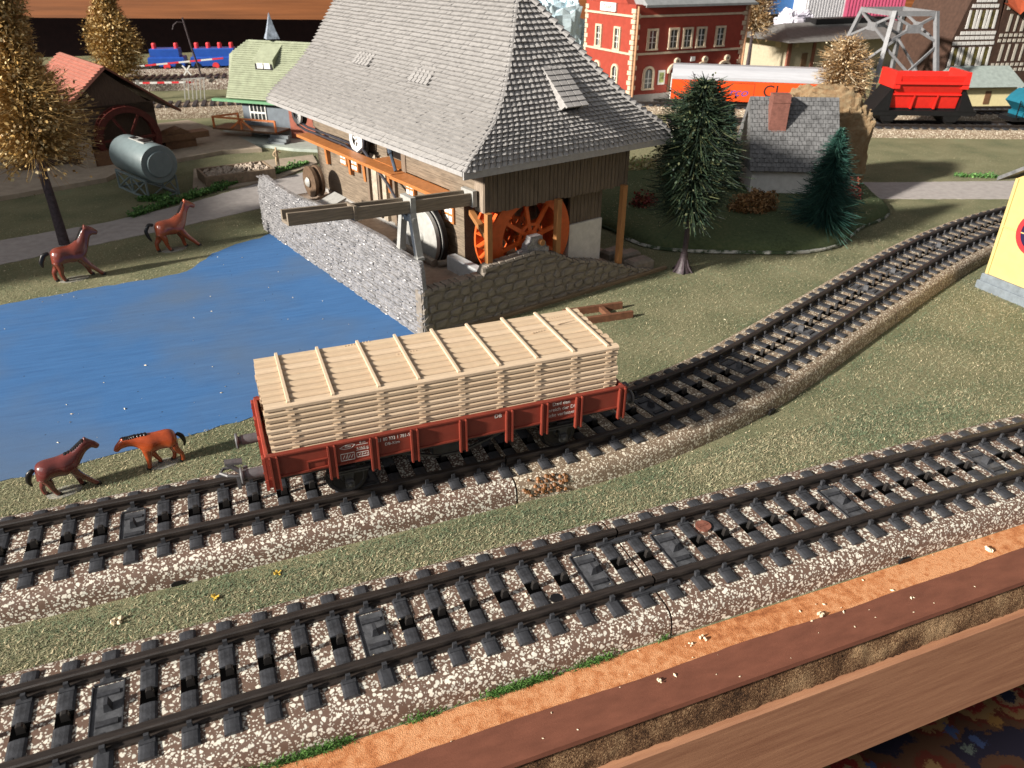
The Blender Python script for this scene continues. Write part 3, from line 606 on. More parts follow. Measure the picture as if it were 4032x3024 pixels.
BX = [-7.15, -6.08, -4.98, -3.92, -2.85, -1.78, -.70, .36, 1.40]
for l in range(NL):
    top = l == NL - 1
    for x in BX:
        m = MB(); z = l * PZ + .127; c = .045 if top else .085
        if top:
            m.prism([(-c, 0), (c, 0), (c * .75, .05), (-c * .75, .05)], (-TY + .09, TY - .0), 'y')
        else: m.box(-c, c, -TY + .01, TY - .01, 0, PZ - .128)
        m.build('batten', M_TIMB[2], tim, loc=(x + 3.01 + g.uniform(-.015, .015), g.uniform(-.02, .02), z), rot=(0, 0, g.uniform(-.012, .012)))
m = MB()
for x, y, n in ((-2.33, 1.22, 9), (-1.1, .25, 7), (3.6, .9, 9), (3.7, .5, 7), (3.9, -.2, 6), (4.3, -.62, 4), (2.8, .2, 5)):
    for k in range(n): m.lathe([(1e-3, 0), (.022, .0), (.012, .03), (1e-3, .034)], (x + .085 * k, y + .008 * k, (NL - 1) * PZ + .127), 'z', 5)
m.build('splinter_bumps', M_TIMB[1], tim, kind='stuff')

# brown ladder-like frame on the grass behind the wagon
m = MB(); 
fr = thing('ladder_piece', 'small brown H shaped wooden frame lying on the grass behind the timber wagon', 'wooden frame', (7.0, 14.4, 0), math.radians(-2))
M_FR = mat('frame_brown', (.15, .065, .035), .6, .2, 5, .15, 20)
for y in (-.55, .45): m = MB(); m.box(-2.0, .78, y - .07, y + .07, .0, .32, ch=.02); m.build('rail', M_FR, fr)
m = MB(); m.box(-.35, -.15, -.48, .38, .05, .26); m.build('crosspiece', M_FR, fr)
# ---------------------------------------------------------------- the mill with the big grey tiled roof
mill = thing('sawmill', 'large brown sawmill model with huge grey tiled roof, stone base and orange waterwheel', 'mill', tuple(MO), MTH)
def pillow(m, c, ax, ay, az, poly, h, mi=0):
    """a rounded stone: polygon in the plane (ax, ay) with a raised, shrunken face along az"""
    c = Vector(c); n = len(poly); vs = []
    mx = sum(p[0] for p in poly) / n; my = sum(p[1] for p in poly) / n
    for k, d in ((1., -.03), (.96, h * .55), (.68, h)):
        for p in poly: vs.append(c + ax * (mx + (p[0] - mx) * k) + ay * (my + (p[1] - my) * k) + az * d)
    fs = [tuple(range(2 * n, 3 * n))]
    for l in (0, 1): fs += [(l * n + i, l * n + (i + 1) % n, (l + 1) * n + (i + 1) % n, (l + 1) * n + i) for i in range(n)]
    m.add(vs, fs, mi)
def stone_cells(w, hfun, sx, sz, seed):
    """irregular masonry: a jittered brick grid; yields corner polygons kept under hfun(x)"""
    r = random.Random(seed); rows = []; z = 0
    zs = [0]
    while zs[-1] < 4: zs.append(zs[-1] + sz * r.uniform(.75, 1.3))
    for z0, z1 in zip(zs, zs[1:]):
        x = -r.uniform(0, sx)
        while x < w:
            x1 = x + sx * r.uniform(.65, 1.5)
            a, b = max(x, .0), min(x1, w)
            if b - a > sx * .25:
                top = min(z1, hfun((a + b) / 2) - .02)
                if top - z0 > sz * .3:
                    g = .022; j = lambda: r.uniform(-.08, .08) * min(1, sz / .34)
                    p = [(a + g + .04 + j(), z0 + g + abs(j())), ((a + b) / 2 + j(), z0 + g + j() * .6), (b - g - .04 + j(), z0 + g + abs(j())), (b - g, (z0 + top) / 2 + j()), (b - g - .05 + j(), top - g - abs(j())), ((a + b) / 2 + j(), top - g + j() * .5), (a + g + .05 + j(), top - g - abs(j())), (a + g, (z0 + top) / 2 + j())]
                    yield p, r
            x = x1
X3, Y3, Z3 = Vector((1, 0, 0)), Vector((0, 1, 0)), Vector((0, 0, 1))
def lerp_tab(t):
    def f(x):
        for (a, p), (b, q) in zip(t, t[1:]):
            if a <= x <= b: return p + (q - p) * (x - a) / (b - a)
        return t[-1][1] if x > t[-1][0] else t[0][1]
    return f
RW = [(.0, 2.12), (3.0, 2.15), (3.05, 2.45), (4.9, 2.55), (5.7, 2.58), (6.8, 2.24), (7.2, 2.0), (7.9, 1.66), (9.06, 1.42), (10.43, .95), (11.55, .5), (13.0, .12)]
LW = [(0, 2.2), (.08, 2.9), (.2, 3.28), (1.7, 3.30), (3.1, 3.48), (5.3, 3.44), (9.1, 3.36), (12.1, 3.12), (14.3, 3.13), (15.8, 3.3), (16.6, 3.05), (17.0, 2.5), (17.15, 1.5)]
m = MB(); m.prism([(.0, 0)] + [(13.0, 0)] + [(a, b - .06) for a, b in RW[::-1]], (.06, .5), 'y')
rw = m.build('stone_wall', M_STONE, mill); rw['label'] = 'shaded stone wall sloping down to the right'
fR = lerp_tab(RW)
for p, r in stone_cells(13.0, fR, .60, .37, 3):
    q = MB(); cx = sum(a for a, b in p) / 8; cz = sum(b for a, b in p) / 8
    pillow(q, (0, 0, 0), X3, Z3, -Y3, [(a - cx, b - cz) for a, b in p], .05 + r.uniform(0, .05)); q.build('stone', M_STONE, rw, loc=(cx, .06, cz))
m = MB()     # capping stones
r = random.Random(12); x = .1
while x < 12.6:
    w = r.uniform(.25, .5); z = fR(x + w / 2); z2 = fR(x + w); z1 = fR(x)
    m.add([(x + .02, -.03, z1 - .1), (x + w - .02, -.03, z2 - .1), (x + w - .02, .52, z2 - .1), (x + .02, .52, z1 - .1), (x + .04, .0, z1 + r.uniform(-.02, .03)), (x + w - .04, .0, z2 + r.uniform(-.02, .03)), (x + w - .04, .48, z2), (x + .04, .48, z1)], [(4, 5, 6, 7), (0, 1, 5, 4), (1, 2, 6, 5), (2, 3, 7, 6), (3, 0, 4, 7)]); x += w
m.build('coping', M_STONE, rw)
m = MB(); m.prism([(0, 0), (17.15, 0)] + [(a, b - .05) for a, b in LW[::-1]], (.06, .24), 'x')
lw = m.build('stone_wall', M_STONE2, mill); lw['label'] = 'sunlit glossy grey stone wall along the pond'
m = MB()
for p, r in stone_cells(17.1, lerp_tab(LW), .62, .15, 8): pillow(m, (.06, 0, 0), Y3, Z3, -X3, p, .03 + r.uniform(0, .075))
m.build('stones', M_STONE2, lw, kind='stuff')
m = MB(); m.box(-.14, 13.7, -.14, .06, 0, .17, ch=.04); m.build('base_strip', mat('base_strip_wood', (.21, .15, .09), .55, .2, 3, .2, 20, .35, stretch=(.3, 3, 3)), mill)
m = MB(); m.box(.5, 4.3, .5, 18, 0, 1.35); m.box(4.3, 11.2, .5, 3.0, 0, .5); m.box(4.3, 12.6, 3.0, 18, 0, .3)
m.build('terrace', mat('terrace_tan', (.37, .29, .23), .65, .15, 2.5, .12, 24, .25), mill)
m = MB(); m.box(3.15, 3.6, .5, 3.15, 1.35, 2.0, ch=.05); m.box(3.15, 3.75, .12, .5, 1.9, 2.34, ch=.04); m.build('curb', mat('pale_grey_block', (.45, .47, .48), .4, .1, 5, .1, 20), mill)
m = MB(); m.box(4.9, 6.35, .1, .5, 2.4, 2.62); m.prism([(5.2, 2.62), (6.25, 2.62), (6.2, 2.85), (6.05, 2.95), (6.0, 3.15), (5.45, 3.15), (5.4, 2.95), (5.25, 2.85)], (.14, .52), 'y'); m.build('axle_bearing', M_STONE2, mill)
# end stones at the right of the base
for i, (u, v, w, d, z) in enumerate(((12.2, .7, 1.3, .8, .55), (12.4, 1.7, 1.2, .7, .6), (12.3, 2.6, 1.25, .7, .5))):
    m = MB(); m.box(-w / 2, w / 2, -d / 2, d / 2, 0, z, ch=.12); m.build('step_stone', M_STONE, mill, loc=(u + .35, v, 0), rot=(0, 0, .05 * (i - 1)))

# ---- walls
BRD = mat('board_dark_brown', (.15, .115, .085), .6, .28, 2.5, .3, 8, .3, stretch=(9, 9, .6))
BRH = mat('board_grain_grey', (.21, .165, .12), .55, .3, 2.2, .4, 6, .35, stretch=(9, .55, 8))
m = MB(); m.box(4.2, 10.6, 3.2, 18.3, 1.35, 6.9); m.build('house_wall', BRH, mill)
m = MB(); m.box(3.42, 11.05, .56, 3.2, 4.55, 7.0); m.box(3.42, 4.2, 3.2, 6.6, 4.86, 7.0); m.build('loft_wall', BRH, mill)
# front cladding: vertical boards, joined (each is about four pixels wide)
m = MB(); r = random.Random(5); x = 3.30
while x < 11.0:
    w = .205; m.box(x + .012, x + w - .012, .45 + r.uniform(-.012, .012), .56, 4.42 + r.uniform(-.03, .04), 6.9); x += w
m.build('cladding_boards', BRD, mill, kind='stuff')
# left face: horizontal boards
m = MB(); m.box(3.30, 3.42, .56, 1.15, 4.46, 6.9); m.build('corner_board', mat('corner_board_wood', (.30, .24, .185), .55, .25, 2.4, .35, 7, .35, stretch=(9, 9, .8)), mill)
for k in range(5):
    m = MB(); m.box(3.31 + random.uniform(-.01, .01), 3.42, 1.15, 6.6, 4.86 + .40 * k, 4.86 + .40 * k + .385); m.build('wall_board', BRH, mill)
m = MB(); m.box(3.26, 3.44, 6.55, 6.78, 4.8, 6.8); m.box(3.28, 3.42, 6.78, 6.95, 4.8, 6.8); m.build('door_post', M_WOODBROWN, mill)
m = MB(); m.box(4.14, 4.2, 6.95, 9.6, 4.88, 6.9); m.build('dark_opening', M_BLACK, mill)
for k in range(4):
    m = MB(); m.box(4.1, 4.2, 9.8, 18.3, 4.86 + .45 * k, 4.86 + .45 * k + .43); m.build('wall_board', BRH, mill)
for k in range(7):
    m = MB(); m.box(4.12, 4.2, 3.2, 5.3 if k > 3 else 4.9, 1.56 + .385 * k, 1.56 + .385 * k + .37); m.build('wall_board', BRH, mill)
m = MB(); m.box(4.1, 4.2, 3.15, 18.3, 1.35, 1.55); m.build('plinth', mat('plinth_grey_white', (.42, .41, .39), .6, .15, 3, .1, 12), mill)
for v, w, mt in ((11.9, .22, M_WOODBROWN), (11.2, .55, mat('light_board', (.42, .36, .28), .5, .2, 3, .2, 12)), (10.75, .18, M_WOODBROWN), (10.2, .4, MATS['light_board']), (9.2, .2, M_WOODBROWN)):
    m = MB(); m.box(4.02, 4.2, v - w / 2, v + w / 2, 1.56, 4.7); m.build('wall_post', mt, mill)
# orange gallery rail and brackets
m = MB(); m.box(2.45, 3.3, 2.6, 6.6, 4.68, 4.82); m.box(2.55, 3.25, 6.6, 17.0, 4.70, 4.84); m.box(3.25, 4.1, 7.0, 9.6, 4.74, 4.86); m.build('gallery_shelf', M_ORANGE, mill)
for v in (16.7, 13.9, 12.2, 9.6, 5.2):
    m = MB(); m.prism([(2.7, 4.70), (4.19, 4.70), (4.19, 3.1), (4.0, 3.1), (3.95, 3.9), (3.6, 4.35)], (v - .12, v + .12), 'y'); m.build('bracket', M_ORANGE, mill)
for v, z, h in ((14.6, 3.45, .95), (13.3, 3.4, .95), (7.6, 3.1, 1.0), (4.25, 3.0, 1.15)):
    m = MB(); w = .36
    m.box(4.02, 4.16, v - w, v + w, z, z + h); wi = m.build('window', M_ORANGE, mill)
    q = MB()
    for a in range(2):
        for b in range(3): q.box(3.99, 4.03, v - w + .08 + a * .32, v - w + .34 + a * .32, z + .09 + b * h / 3.3, z + .06 + (b + .75) * h / 3.3)
    q.build('panes', M_WHITEPL, wi, kind='stuff')
m = MB(); m.box(8.12, 10.05, .85, 3.2, .3, 3.0); m.build('masonry_block', mat('masonry_pale', (.62, .60, .56), .6, .08, 4, .1, 20), mill)
m = MB(); m.box(10.05, 10.75, 1.6, 3.2, .3, 1.75); m.build('masonry_block', MATS['masonry_pale'], mill)
m = MB()
for k in range(13): m.box(7.35 + .21 * k, 7.54 + .21 * k, .95 if k > 3 else 2.2, 1.1 if k > 3 else 2.35, 3.0 if k > 3 else .5, 4.55)
m.build('rear_boards', BRD, mill, kind='stuff')
m = MB(); m.box(10.1, 10.75, 1.7, 3.2, 1.75, 4.55); m.build('corner_wall', M_BROWNPL, mill)
# orange posts and tie
for p in (((3.36, .3, 2.32), (3.36, .3, 4.5)), ((6.95, .3, 2.1), (6.95, .3, 4.5)), ((10.75, .3, .75), (10.75, .3, 4.5))):
    m = MB(); m.bar(p[0], p[1], .24); m.build('post', mat('post_orange', (.36, .165, .06), .45, .12, 3, .15, 14, .4, stretch=(6, 6, .8)), mill)
m = MB(); m.bar((3.36, .42, 3.55), (4.3, 2.9, 3.75), .22, .22); m.build('tie_beam', MATS['post_orange'], mill)
# waterwheel
M_WHEEL = mat('wheel_orange', (.60, .105, .020), .4, .1, 4, .08, 20, .45)
ww = MB(); R0w, R1w = 2.12, 1.52
for v in (-.55, .55): ww.lathe([(R1w, v - .06), (R0w, v - .06), (R0w, v + .06), (R1w, v + .06), (R1w, v - .06)], (0, 0, 0), 'y', 48)
ww.lathe([(R1w + .01, -.55), (R1w + .01, .55)], (0, 0, 0), 'y', 48)
wheel = ww.build('waterwheel', M_WHEEL, mill, loc=(5.9, 1.35, 2.9), smooth=True)
for k in range(24):
    a = 2 * PI * k / 24; m = MB(); m.bar((R1w * math.cos(a), 0, R1w * math.sin(a)), (R0w * math.cos(a + .12), 0, R0w * math.sin(a + .12)), 1.04, .05); m.build('bucket', M_WHEEL, wheel)
for v in (-.55, .55):
    for k in range(8):
        a = 2 * PI * k / 8 + .2; m = MB(); m.bar((.3 * math.cos(a), v, .3 * math.sin(a)), (R1w * math.cos(a), v, R1w * math.sin(a)), .12, .17); m.build('spoke', M_WHEEL, wheel)
    m = MB(); pts = [(.62 * math.cos(k * PI / 4 + .2), v, .62 * math.sin(k * PI / 4 + .2)) for k in range(8)]
    for a, b in zip(pts, pts[1:] + pts[:1]): m.bar(a, b, .1, .12)
    m.cyl((0, v, 0), .34, .2, 'y', 16); m.build('hub', M_WHEEL, wheel)
m = MB(); m.cyl((0, -.2, 0), .13, 2.4, 'y', 12); m.build('axle', MATS['post_orange'], wheel)
# grindstone-like disc with belts, pulleys
m = MB(); m.lathe([(1e-3, -.25), (1.22, -.25), (1.30, -.2), (1.30, -.02), (1.22, .0), (1.22, .06), (1.34, .08), (1.34, .25), (1e-3, .25)], (0, 0, 0), 'x', 48)
disc = m.build('drive_wheel', M_GREYPL, mill, smooth=True, loc=(3.35, 5.25, 2.25))
m = MB(); m.lathe([(1e-3, -.42), (.14, -.4), (.24, -.33), (.27, -.24)], (0, 0, 0), 'x', 20); m.build('hub_cap', M_GREYPL, disc, smooth=True)
m = MB(); m.lathe([(1.24, 0.0), (1.31, 0.0), (1.31, .07), (1.24, .07)], (0, 0, 0), 'x', 48); m.build('belt', M_BLACK, disc)
m = MB(); m.lathe([(1.36, .1), (1.43, .1), (1.43, .3), (1.36, .3)], (0, 0, 0), 'x', 48); m.build('belt', M_BLACK, disc)
for i, (v, z, rr) in enumerate(((11.7, 5.35, .68), (18.9, 5.55, .62))):
    m = MB(); m.lathe([(.30, -.1), (.62 * rr / .68, -.1), (rr, -.06), (rr, .06), (.30, .06)], (0, 0, 0), 'x', 28)
    for k in range(4): a = k * PI / 2 + .4; m.bar((0, .05 * math.cos(a), .05 * math.sin(a)), (0, .4 * math.cos(a), .4 * math.sin(a)), .1, .09)
    pu = m.build('pulley', M_WHITEPL, mill, loc=(3.5, v, z), smooth=True)
    m = MB(); m.lathe([(1e-3, .12), (rr + .02, .12), (rr + .05, .3), (1e-3, .3)], (0, 0, 0), 'x', 28); m.build('belt_rim', M_BLACK, pu)
M_BELT = mat('belt_rubber', (.035, .035, .045), .4, .2, 4, .05, 20, .5)
for du, dz in ((0, 0), (.16, .12)):
    m = MB(); m.tube([(3.45 + du, 18.9, 4.93 + dz), (3.35 + du, 17.6, 4.86 + dz), (3.3 + du, 15.5, 4.92 + dz), (3.3 + du, 12.6, 4.93 + dz), (3.35 + du, 11.5, 4.72 + dz * 2), (3.45 + du, 10.95, 5.1), (3.5 + du, 10.85, 5.7)], .065, 7); m.build('belt', M_BELT, mill, smooth=True)
m = MB(); m.tube([(3.45, 11.0, 5.0), (3.3, 8.4, 3.9), (3.2, 6.4, 2.6), (3.2, 6.1, 1.9)], .07, 7); m.build('belt', M_BELT, mill)
m = MB(); m.tube([(3.6, 9.5, 6.3), (3.2, 7.75, 5.5), (2.95, 6.9, 4.86)], .075, 7); m.tube([(3.22, 7.85, 5.55), (3.17, 7.65, 5.45)], .11, 7); m.build('control_rod', mat('rod_blue_grey', (.06, .08, .11), .35, .2, 4, 0, 20, .5), mill)
m = MB(); m.lathe([(1e-3, -.32), (.28, -.3), (.3, -.22), (.84, -.2), (.84, -.02), (.66, .02), (.66, .16), (.84, .2), (.84, .36), (1e-3, .36)], (0, 0, 0), 'x', 32); dr = m.build('cable_drum', mat('drum_brown', (.13, .085, .055), .4, .2, 4, .1, 20, .5), mill, smooth=True, loc=(2.95, 16.5, 2.35))
m = MB(); m.lathe([(1e-3, -.42), (.16, -.4), (.27, -.3)], (0, 0, 0), 'x', 18); m.build('hub_cap', M_GREYPL, dr, smooth=True)
m = MB(); m.tube([(2.85, 7.2, 1.52), (2.85, 3.7, 1.52)], .17, 8); m.build('log_beam', M_STONE, mill, smooth=True)
m = MB(); m.tube([(2.95, 3.6, 1.5), (4.1, 3.15, 1.52)], .16, 8); m.build('log_beam', M_STONE, mill, smooth=True)
m = MB(); m.box(1.7, 2.7, 8.3, 9.3, 1.35, 1.62, ch=.04); m.build('wooden_crate', mat('crate_wood', (.34, .20, .10), .55, .2, 4, .2, 14), mill)
m = MB(); m.box(2.0, 2.6, 14.2, 15.0, 1.35, 1.75, ch=.03); m.box(2.75, 3.4, 11.6, 12.5, 1.35, 1.6); m.box(3.3, 3.9, 6.2, 7.6, 1.35, 2.0, ch=.04); m.build('foundation', M_WHITEPL, mill, kind='stuff')
hu = MB(); hu.box(1.55, 2.6, 12.15, 13.2, 1.35, 2.0); ho = hu.build('small_hut', mat('hut_orange', (.40, .21, .12), .5, .15, 4, .1, 14), mill)
m = MB(); m.add([(1.38, 12.0, 1.92), (2.78, 12.0, 2.42), (2.78, 13.35, 2.42), (1.38, 13.35, 1.92), (1.38, 12.0, 2.02), (2.78, 12.0, 2.52), (2.78, 13.35, 2.52), (1.38, 13.35, 2.02)], [(0, 3, 2, 1), (4, 5, 6, 7), (0, 1, 5, 4), (1, 2, 6, 5), (2, 3, 7, 6), (3, 0, 4, 7)]); m.build('lid', M_GREYPL, ho)
m = MB()
for v in (15.6, 16.1): m.tube([(1.2, v, 1.35), (1.2, v, 1.75), (1.35, v - .1, 1.8), (1.5, v - .12, 1.6)], .05, 6)
m.bar((1.2, 15.6, 1.7), (1.2, 16.1, 1.7), .07); m.build('mooring_frame', M_BROWNPL, mill)

# ---- flume on its trestle
fl = thing('wooden_flume', 'grey brown water trough jutting out from the sawmill over the pond on two trestle legs', 'flume', tuple(mill_pt(.25, 1.25, 3.2)), MTH)
M_FLUME = mat('flume_wood', (.25, .205, .155), .5, .22, 2.5, .3, 10, .35, stretch=(.6, 8, 8))
def trough(a, b, za, zb, w, h, th, name):
    m = MB(); x0, x1 = a - .25, b - .25
    def P(x, y, z, t): return (x, y, (za + (zb - za) * t) - 3.2 + z)
    sec = [(-w / 2, 0), (w / 2, 0), (w / 2, h), (w / 2 - th, h), (w / 2 - th, th), (-w / 2 + th, th), (-w / 2 + th, h), (-w / 2, h)]; k = len(sec)
    vs = [P(x0, y, z, 0) for y, z in sec] + [P(x1, y, z, 1) for y, z in sec]
    m.add(vs, [(7, 6, 5, 0), (0, 5, 4, 1), (1, 4, 3, 2), (8, 13, 14, 15), (9, 12, 13, 8), (10, 11, 12, 9)] + [(i, (i + 1) % k, (i + 1) % k + k, i + k) for i in range(k)]); return m.build(name, M_FLUME, fl)
trough(-4.5, -1.95, 5.30, 5.12, .62, .44, .12, 'trough'); trough(-2.0, .45, 5.06, 4.90, .66, .46, .12, 'trough'); trough(.4, 3.2, 4.88, 4.73, .66, .48, .12, 'trough')
m = MB(); m.box(-2.32, -2.2, -.37, .37, 1.83, 2.38); m.build('collar', M_FLUME, fl); m = MB(); m.box(-.02, .2, -.39, .39, 1.68, 2.3); m.build('collar', M_GREYPL, fl); m = MB(); m.box(2.75, 2.95, -.42, .42, 1.48, 2.12); m.build('collar', M_GREYPL, fl)
for s, y0, y1 in ((1, .35, .72), (-1, -.30, -.68)):
    m = MB(); m.bar((.05, y0, 1.7), (.05, y1, .02), .24, .26); m.box(-.1, .2, y1 - .16, y1 + .16, -.02, .12, ch=.03); m.build('trestle_leg', M_GREYPL, fl)
m = MB(); m.bar((.05, -.5, 1.45), (.05, .5, 1.45), .14, .2); m.build('trestle_beam', M_GREYPL, fl)

# ---- roof: bell-cast hipped end, tile courses as real stepped geometry
U0, U1, V0, V1, ZE, ZR, UR = 1.85, 12.6, -.32, 18.6, 6.46, 12.3, 7.22
DU = lerp_tab([(6.46, 0), (6.6, .09), (6.8, .25), (7.0, .48), (7.25, .83), (7.5, 1.19), (7.75, 1.54), (8.0, 1.85), (8.5, 2.38), (9.0, 2.84), (9.5, 3.26), (10, 3.64), (10.5, 4.0), (11, 4.38), (11.5, 4.77), (12, 5.15), (12.3, 5.37)])
VV = lerp_tab([(6.46, -.32), (6.8, -.29), (7.0, -.23), (7.25, -.12), (7.5, .02), (7.75, .17), (8.0, .34), (8.5, .69), (9.0, 1.05), (9.5, 1.41), (10, 1.76), (10.5, 2.12), (11, 2.52), (11.5, 2.95), (12, 3.3), (12.3, 3.5)])
def slope(kind, t, s):
    """t 0 at the eave .. 1 at the ridge (by height), s 0..1 along the course"""
    z = ZE + (ZR - ZE) * t; d = DU(z); v = VV(z)
    if kind == 'left': return Vector((U0 + d, v + (V1 - v) * s, z))
    if kind == 'right': return Vector((U1 - d, V1 + (v - V1) * s, z))
    return Vector((U1 - d + (U0 - U1 + 2 * d) * s, v, z))
# arc-length even courses
def even(n):
    ts = [i / 400 for i in range(401)]; L = [0]
    for a, b in zip(ts, ts[1:]): L.append(L[-1] + math.hypot(DU(ZE + (ZR - ZE) * b) - DU(ZE + (ZR - ZE) * a), (ZR - ZE) * (b - a)))
    out = []; j = 0
    for i in range(n + 1):
        d = L[-1] * i / n
        while j < 399 and L[j + 1] < d: j += 1
        out.append(ts[j] + (ts[j + 1] - ts[j]) * (d - L[j]) / max(1e-9, L[j + 1] - L[j]))
    return out
def tiles(kind, n, tw, lift, seed, mats):
    r = random.Random(seed); T = even(n); Q = []; MI = []
    for k in range(n):
        t0, t1 = T[k], min(1, T[k + 1] + .004)
        L = (slope(kind, t0, 1) - slope(kind, t0, 0)).length; c = max(1, int(L / tw)); off = .5 * (k % 2)
        for i in range(-1, c + 1):
            s0, s1 = (i + off) / c, (i + 1 + off) / c; s0, s1 = max(0, s0), min(1, s1)
            if s1 - s0 < 1e-3: continue
            a, b = slope(kind, t0, s0), slope(kind, t0, s1); d, cc = slope(kind, t1, s0), slope(kind, t1, s1)
            nrm = (b - a).cross(d - a); nrm = (-nrm if nrm.z < 0 else nrm).normalized(); w = (b - a).length; g = (b - a).normalized() * (.002 if kind == 'left' else .022)
            l = lift * (r.uniform(.94, 1.06) if kind == 'left' else r.uniform(.8, 1.2)); drop = (a - d).normalized() * r.uniform(-.006, .008)
            a1, b1 = a + g + nrm * l * r.uniform(.9, 1.1) + drop, b - g + nrm * l * r.uniform(.9, 1.1) + drop
            m1 = (a1 + b1) / 2 + nrm * l * (.06 if kind == 'left' else .55) + drop * 1.2 + (a - d).normalized() * .015
            e = nrm * (.012 + r.uniform(0, .012))
            top = [(a1, m1, cc.lerp(d, .5) + e), (m1, b1, cc.lerp(d, .5) + e)]
            Q += [(a1, m1, cc.lerp(d, .5) + e, d + g + e), (m1, b1, cc - g + e, cc.lerp(d, .5) + e), (a + g - nrm * .02, (a + b) / 2 - nrm * .02, m1, a1), ((a + b) / 2 - nrm * .02, b - g - nrm * .02, b1, m1), (a + g - nrm * .02, a1, d + g + e, d - nrm * .02), (b - g - nrm * .02, cc - nrm * .02, cc - g + e, b1)]
    return np.array([[tuple(p) for p in q] for q in Q])
m = MB()
for kind in ('left', 'right', 'end'):
    ts = even(30)
    for a, b in zip(ts, ts[1:]): m.add([slope(kind, a, 0) , slope(kind, a, 1), slope(kind, b, 1), slope(kind, b, 0)], [(0, 1, 2, 3)])
m.add([(U0, V0, ZE - .02), (U1, V0, ZE - .02), (U1, V1, ZE - .02), (U0, V1, ZE - .02)], [(3, 2, 1, 0)])
k = 24; vs = [slope('left', i / k, 1) for i in range(k + 1)] + [slope('right', i / k, 0) for i in range(k, -1, -1)]; m.add(vs, [tuple(range(len(vs)))])
roof = m.build('roof', M_GREYROOF, mill)
for kind, n, tw, sd_ in (('left', 40, .34, 1), ('end', 33, .27, 2), ('right', 24, .5, 3)):
    q = quads('roof_tiles', tiles(kind, n, tw, .165 if kind != 'end' else .10, sd_, None), M_GREYROOF, roof, kind='stuff')
m = MB(); f = .26
m.prism([(U0 - .06, ZE - f), (U1 + .06, ZE - f), (U1 + .06, ZE + .03), (U0 - .06, ZE + .03)], (V0 - .09, V0 - .01), 'y'); m.build('fascia', M_GREYROOF, roof)
m = MB(); m.box(U0 - .09, U0 - .005, V0 - .02, V1, ZE - .14, ZE + .03); m.build('fascia', M_GREYROOF, roof)
# hip tiles down the right-hand hip (each can be picked out), a few along the left hip
def hip(t, side): return slope('end', t, 0 if side > 0 else 1)
r = random.Random(3)
for side, n, rad in ((1, 28, .24), (-1, 40, .11)):
    T = even(n)
    for i in range(n):
        a, b = hip(T[i], side), hip(min(1, T[i + 1] + .006), side); m = MB(); d = (b - a).normalized(); 
        w = (Vector((0, 1, 0)) if True else X3); x = d.cross(Z3).normalized(); y = x.cross(d)
        vs = []; K = 7
        for pt, rr, up in ((a, rad * 1.08, .06), (b, rad * .84, .0)):
            for j in range(K): an = PI * j / (K - 1); vs.append(pt - a + x * (rr * math.cos(an)) + y * (rr * .75 * math.sin(an) + up - .04))
        m.add(vs, [(j, j + 1, K + j + 1, K + j) for j in range(K - 1)] + [tuple(range(K - 1, -1, -1))]); m.build('hip_tile', M_GREYROOF, roof, loc=tuple(a + Vector((0, 0, r.uniform(-.01, .015)))))
# shed dormers
def dormer(kind, t, s, w, ln, h, name):
    a = slope(kind, t, s); b = slope(kind, min(1, t + .02), s); up = (b - a).normalized(); al = (slope(kind, t, s + .01) - a).normalized(); nn = al.cross(up); nn = -nn if nn.z < 0 else nn
    m = MB(); hw = al * (w / 2); T = a + up * ln; L2 = al * (w / 2 + .06)
    p = [a - hw - nn * .05, a + hw - nn * .05, a + hw + nn * h, a - hw + nn * h, T - hw, T + hw]
    m.add(p, [(0, 1, 2, 3), (0, 3, 4), (1, 5, 2)]); d = m.build(name, M_GREYROOF, roof)
    q = MB()
    o = nn * .05; f0 = a - up * .10 + nn * h; rows = max(5, int(ln / .24))
    for i in range(rows):
        c0 = f0.lerp(T, i / rows); c1 = f0.lerp(T, (i + 1.05) / rows); nc = max(2, int(w / .27))
        for j in range(nc):
            x0 = -1 + 2 * j / nc; x1 = -1 + 2 * (j + 1) / nc
            A = c0 + L2 * (x0 + .04) + o * 1.5; B = c0 + L2 * (x1 - .04) + o * 1.5; D = c1 + L2 * (x0 + .04) + o * .6; E = c1 + L2 * (x1 - .04) + o * .6
            q.add([A, B, E, D, A - o * 2, B - o * 2, D - o * 1.6, E - o * 1.6], [(0, 1, 2, 3), (4, 5, 1, 0), (4, 0, 3, 6), (5, 7, 2, 1)])
    q.build('dormer_roof', M_GREYROOF, d)
    q = MB(); q.add([a - hw * .8 + nn * .05 - up * .012, a + hw * .8 + nn * .05 - up * .012, a + hw * .8 + nn * (h - .06) - up * .012, a - hw * .8 + nn * (h - .06) - up * .012], [(0, 1, 2, 3)]); q.build('vent_opening', M_BLACK, d)
dormer('left', .375, .635, 1.5, 1.1, .17, 'dormer'); dormer('left', .35, .325, 1.5, 1.1, .17, 'dormer'); dormer('end', .262, .48, 1.05, 1.95, .52, 'dormer')
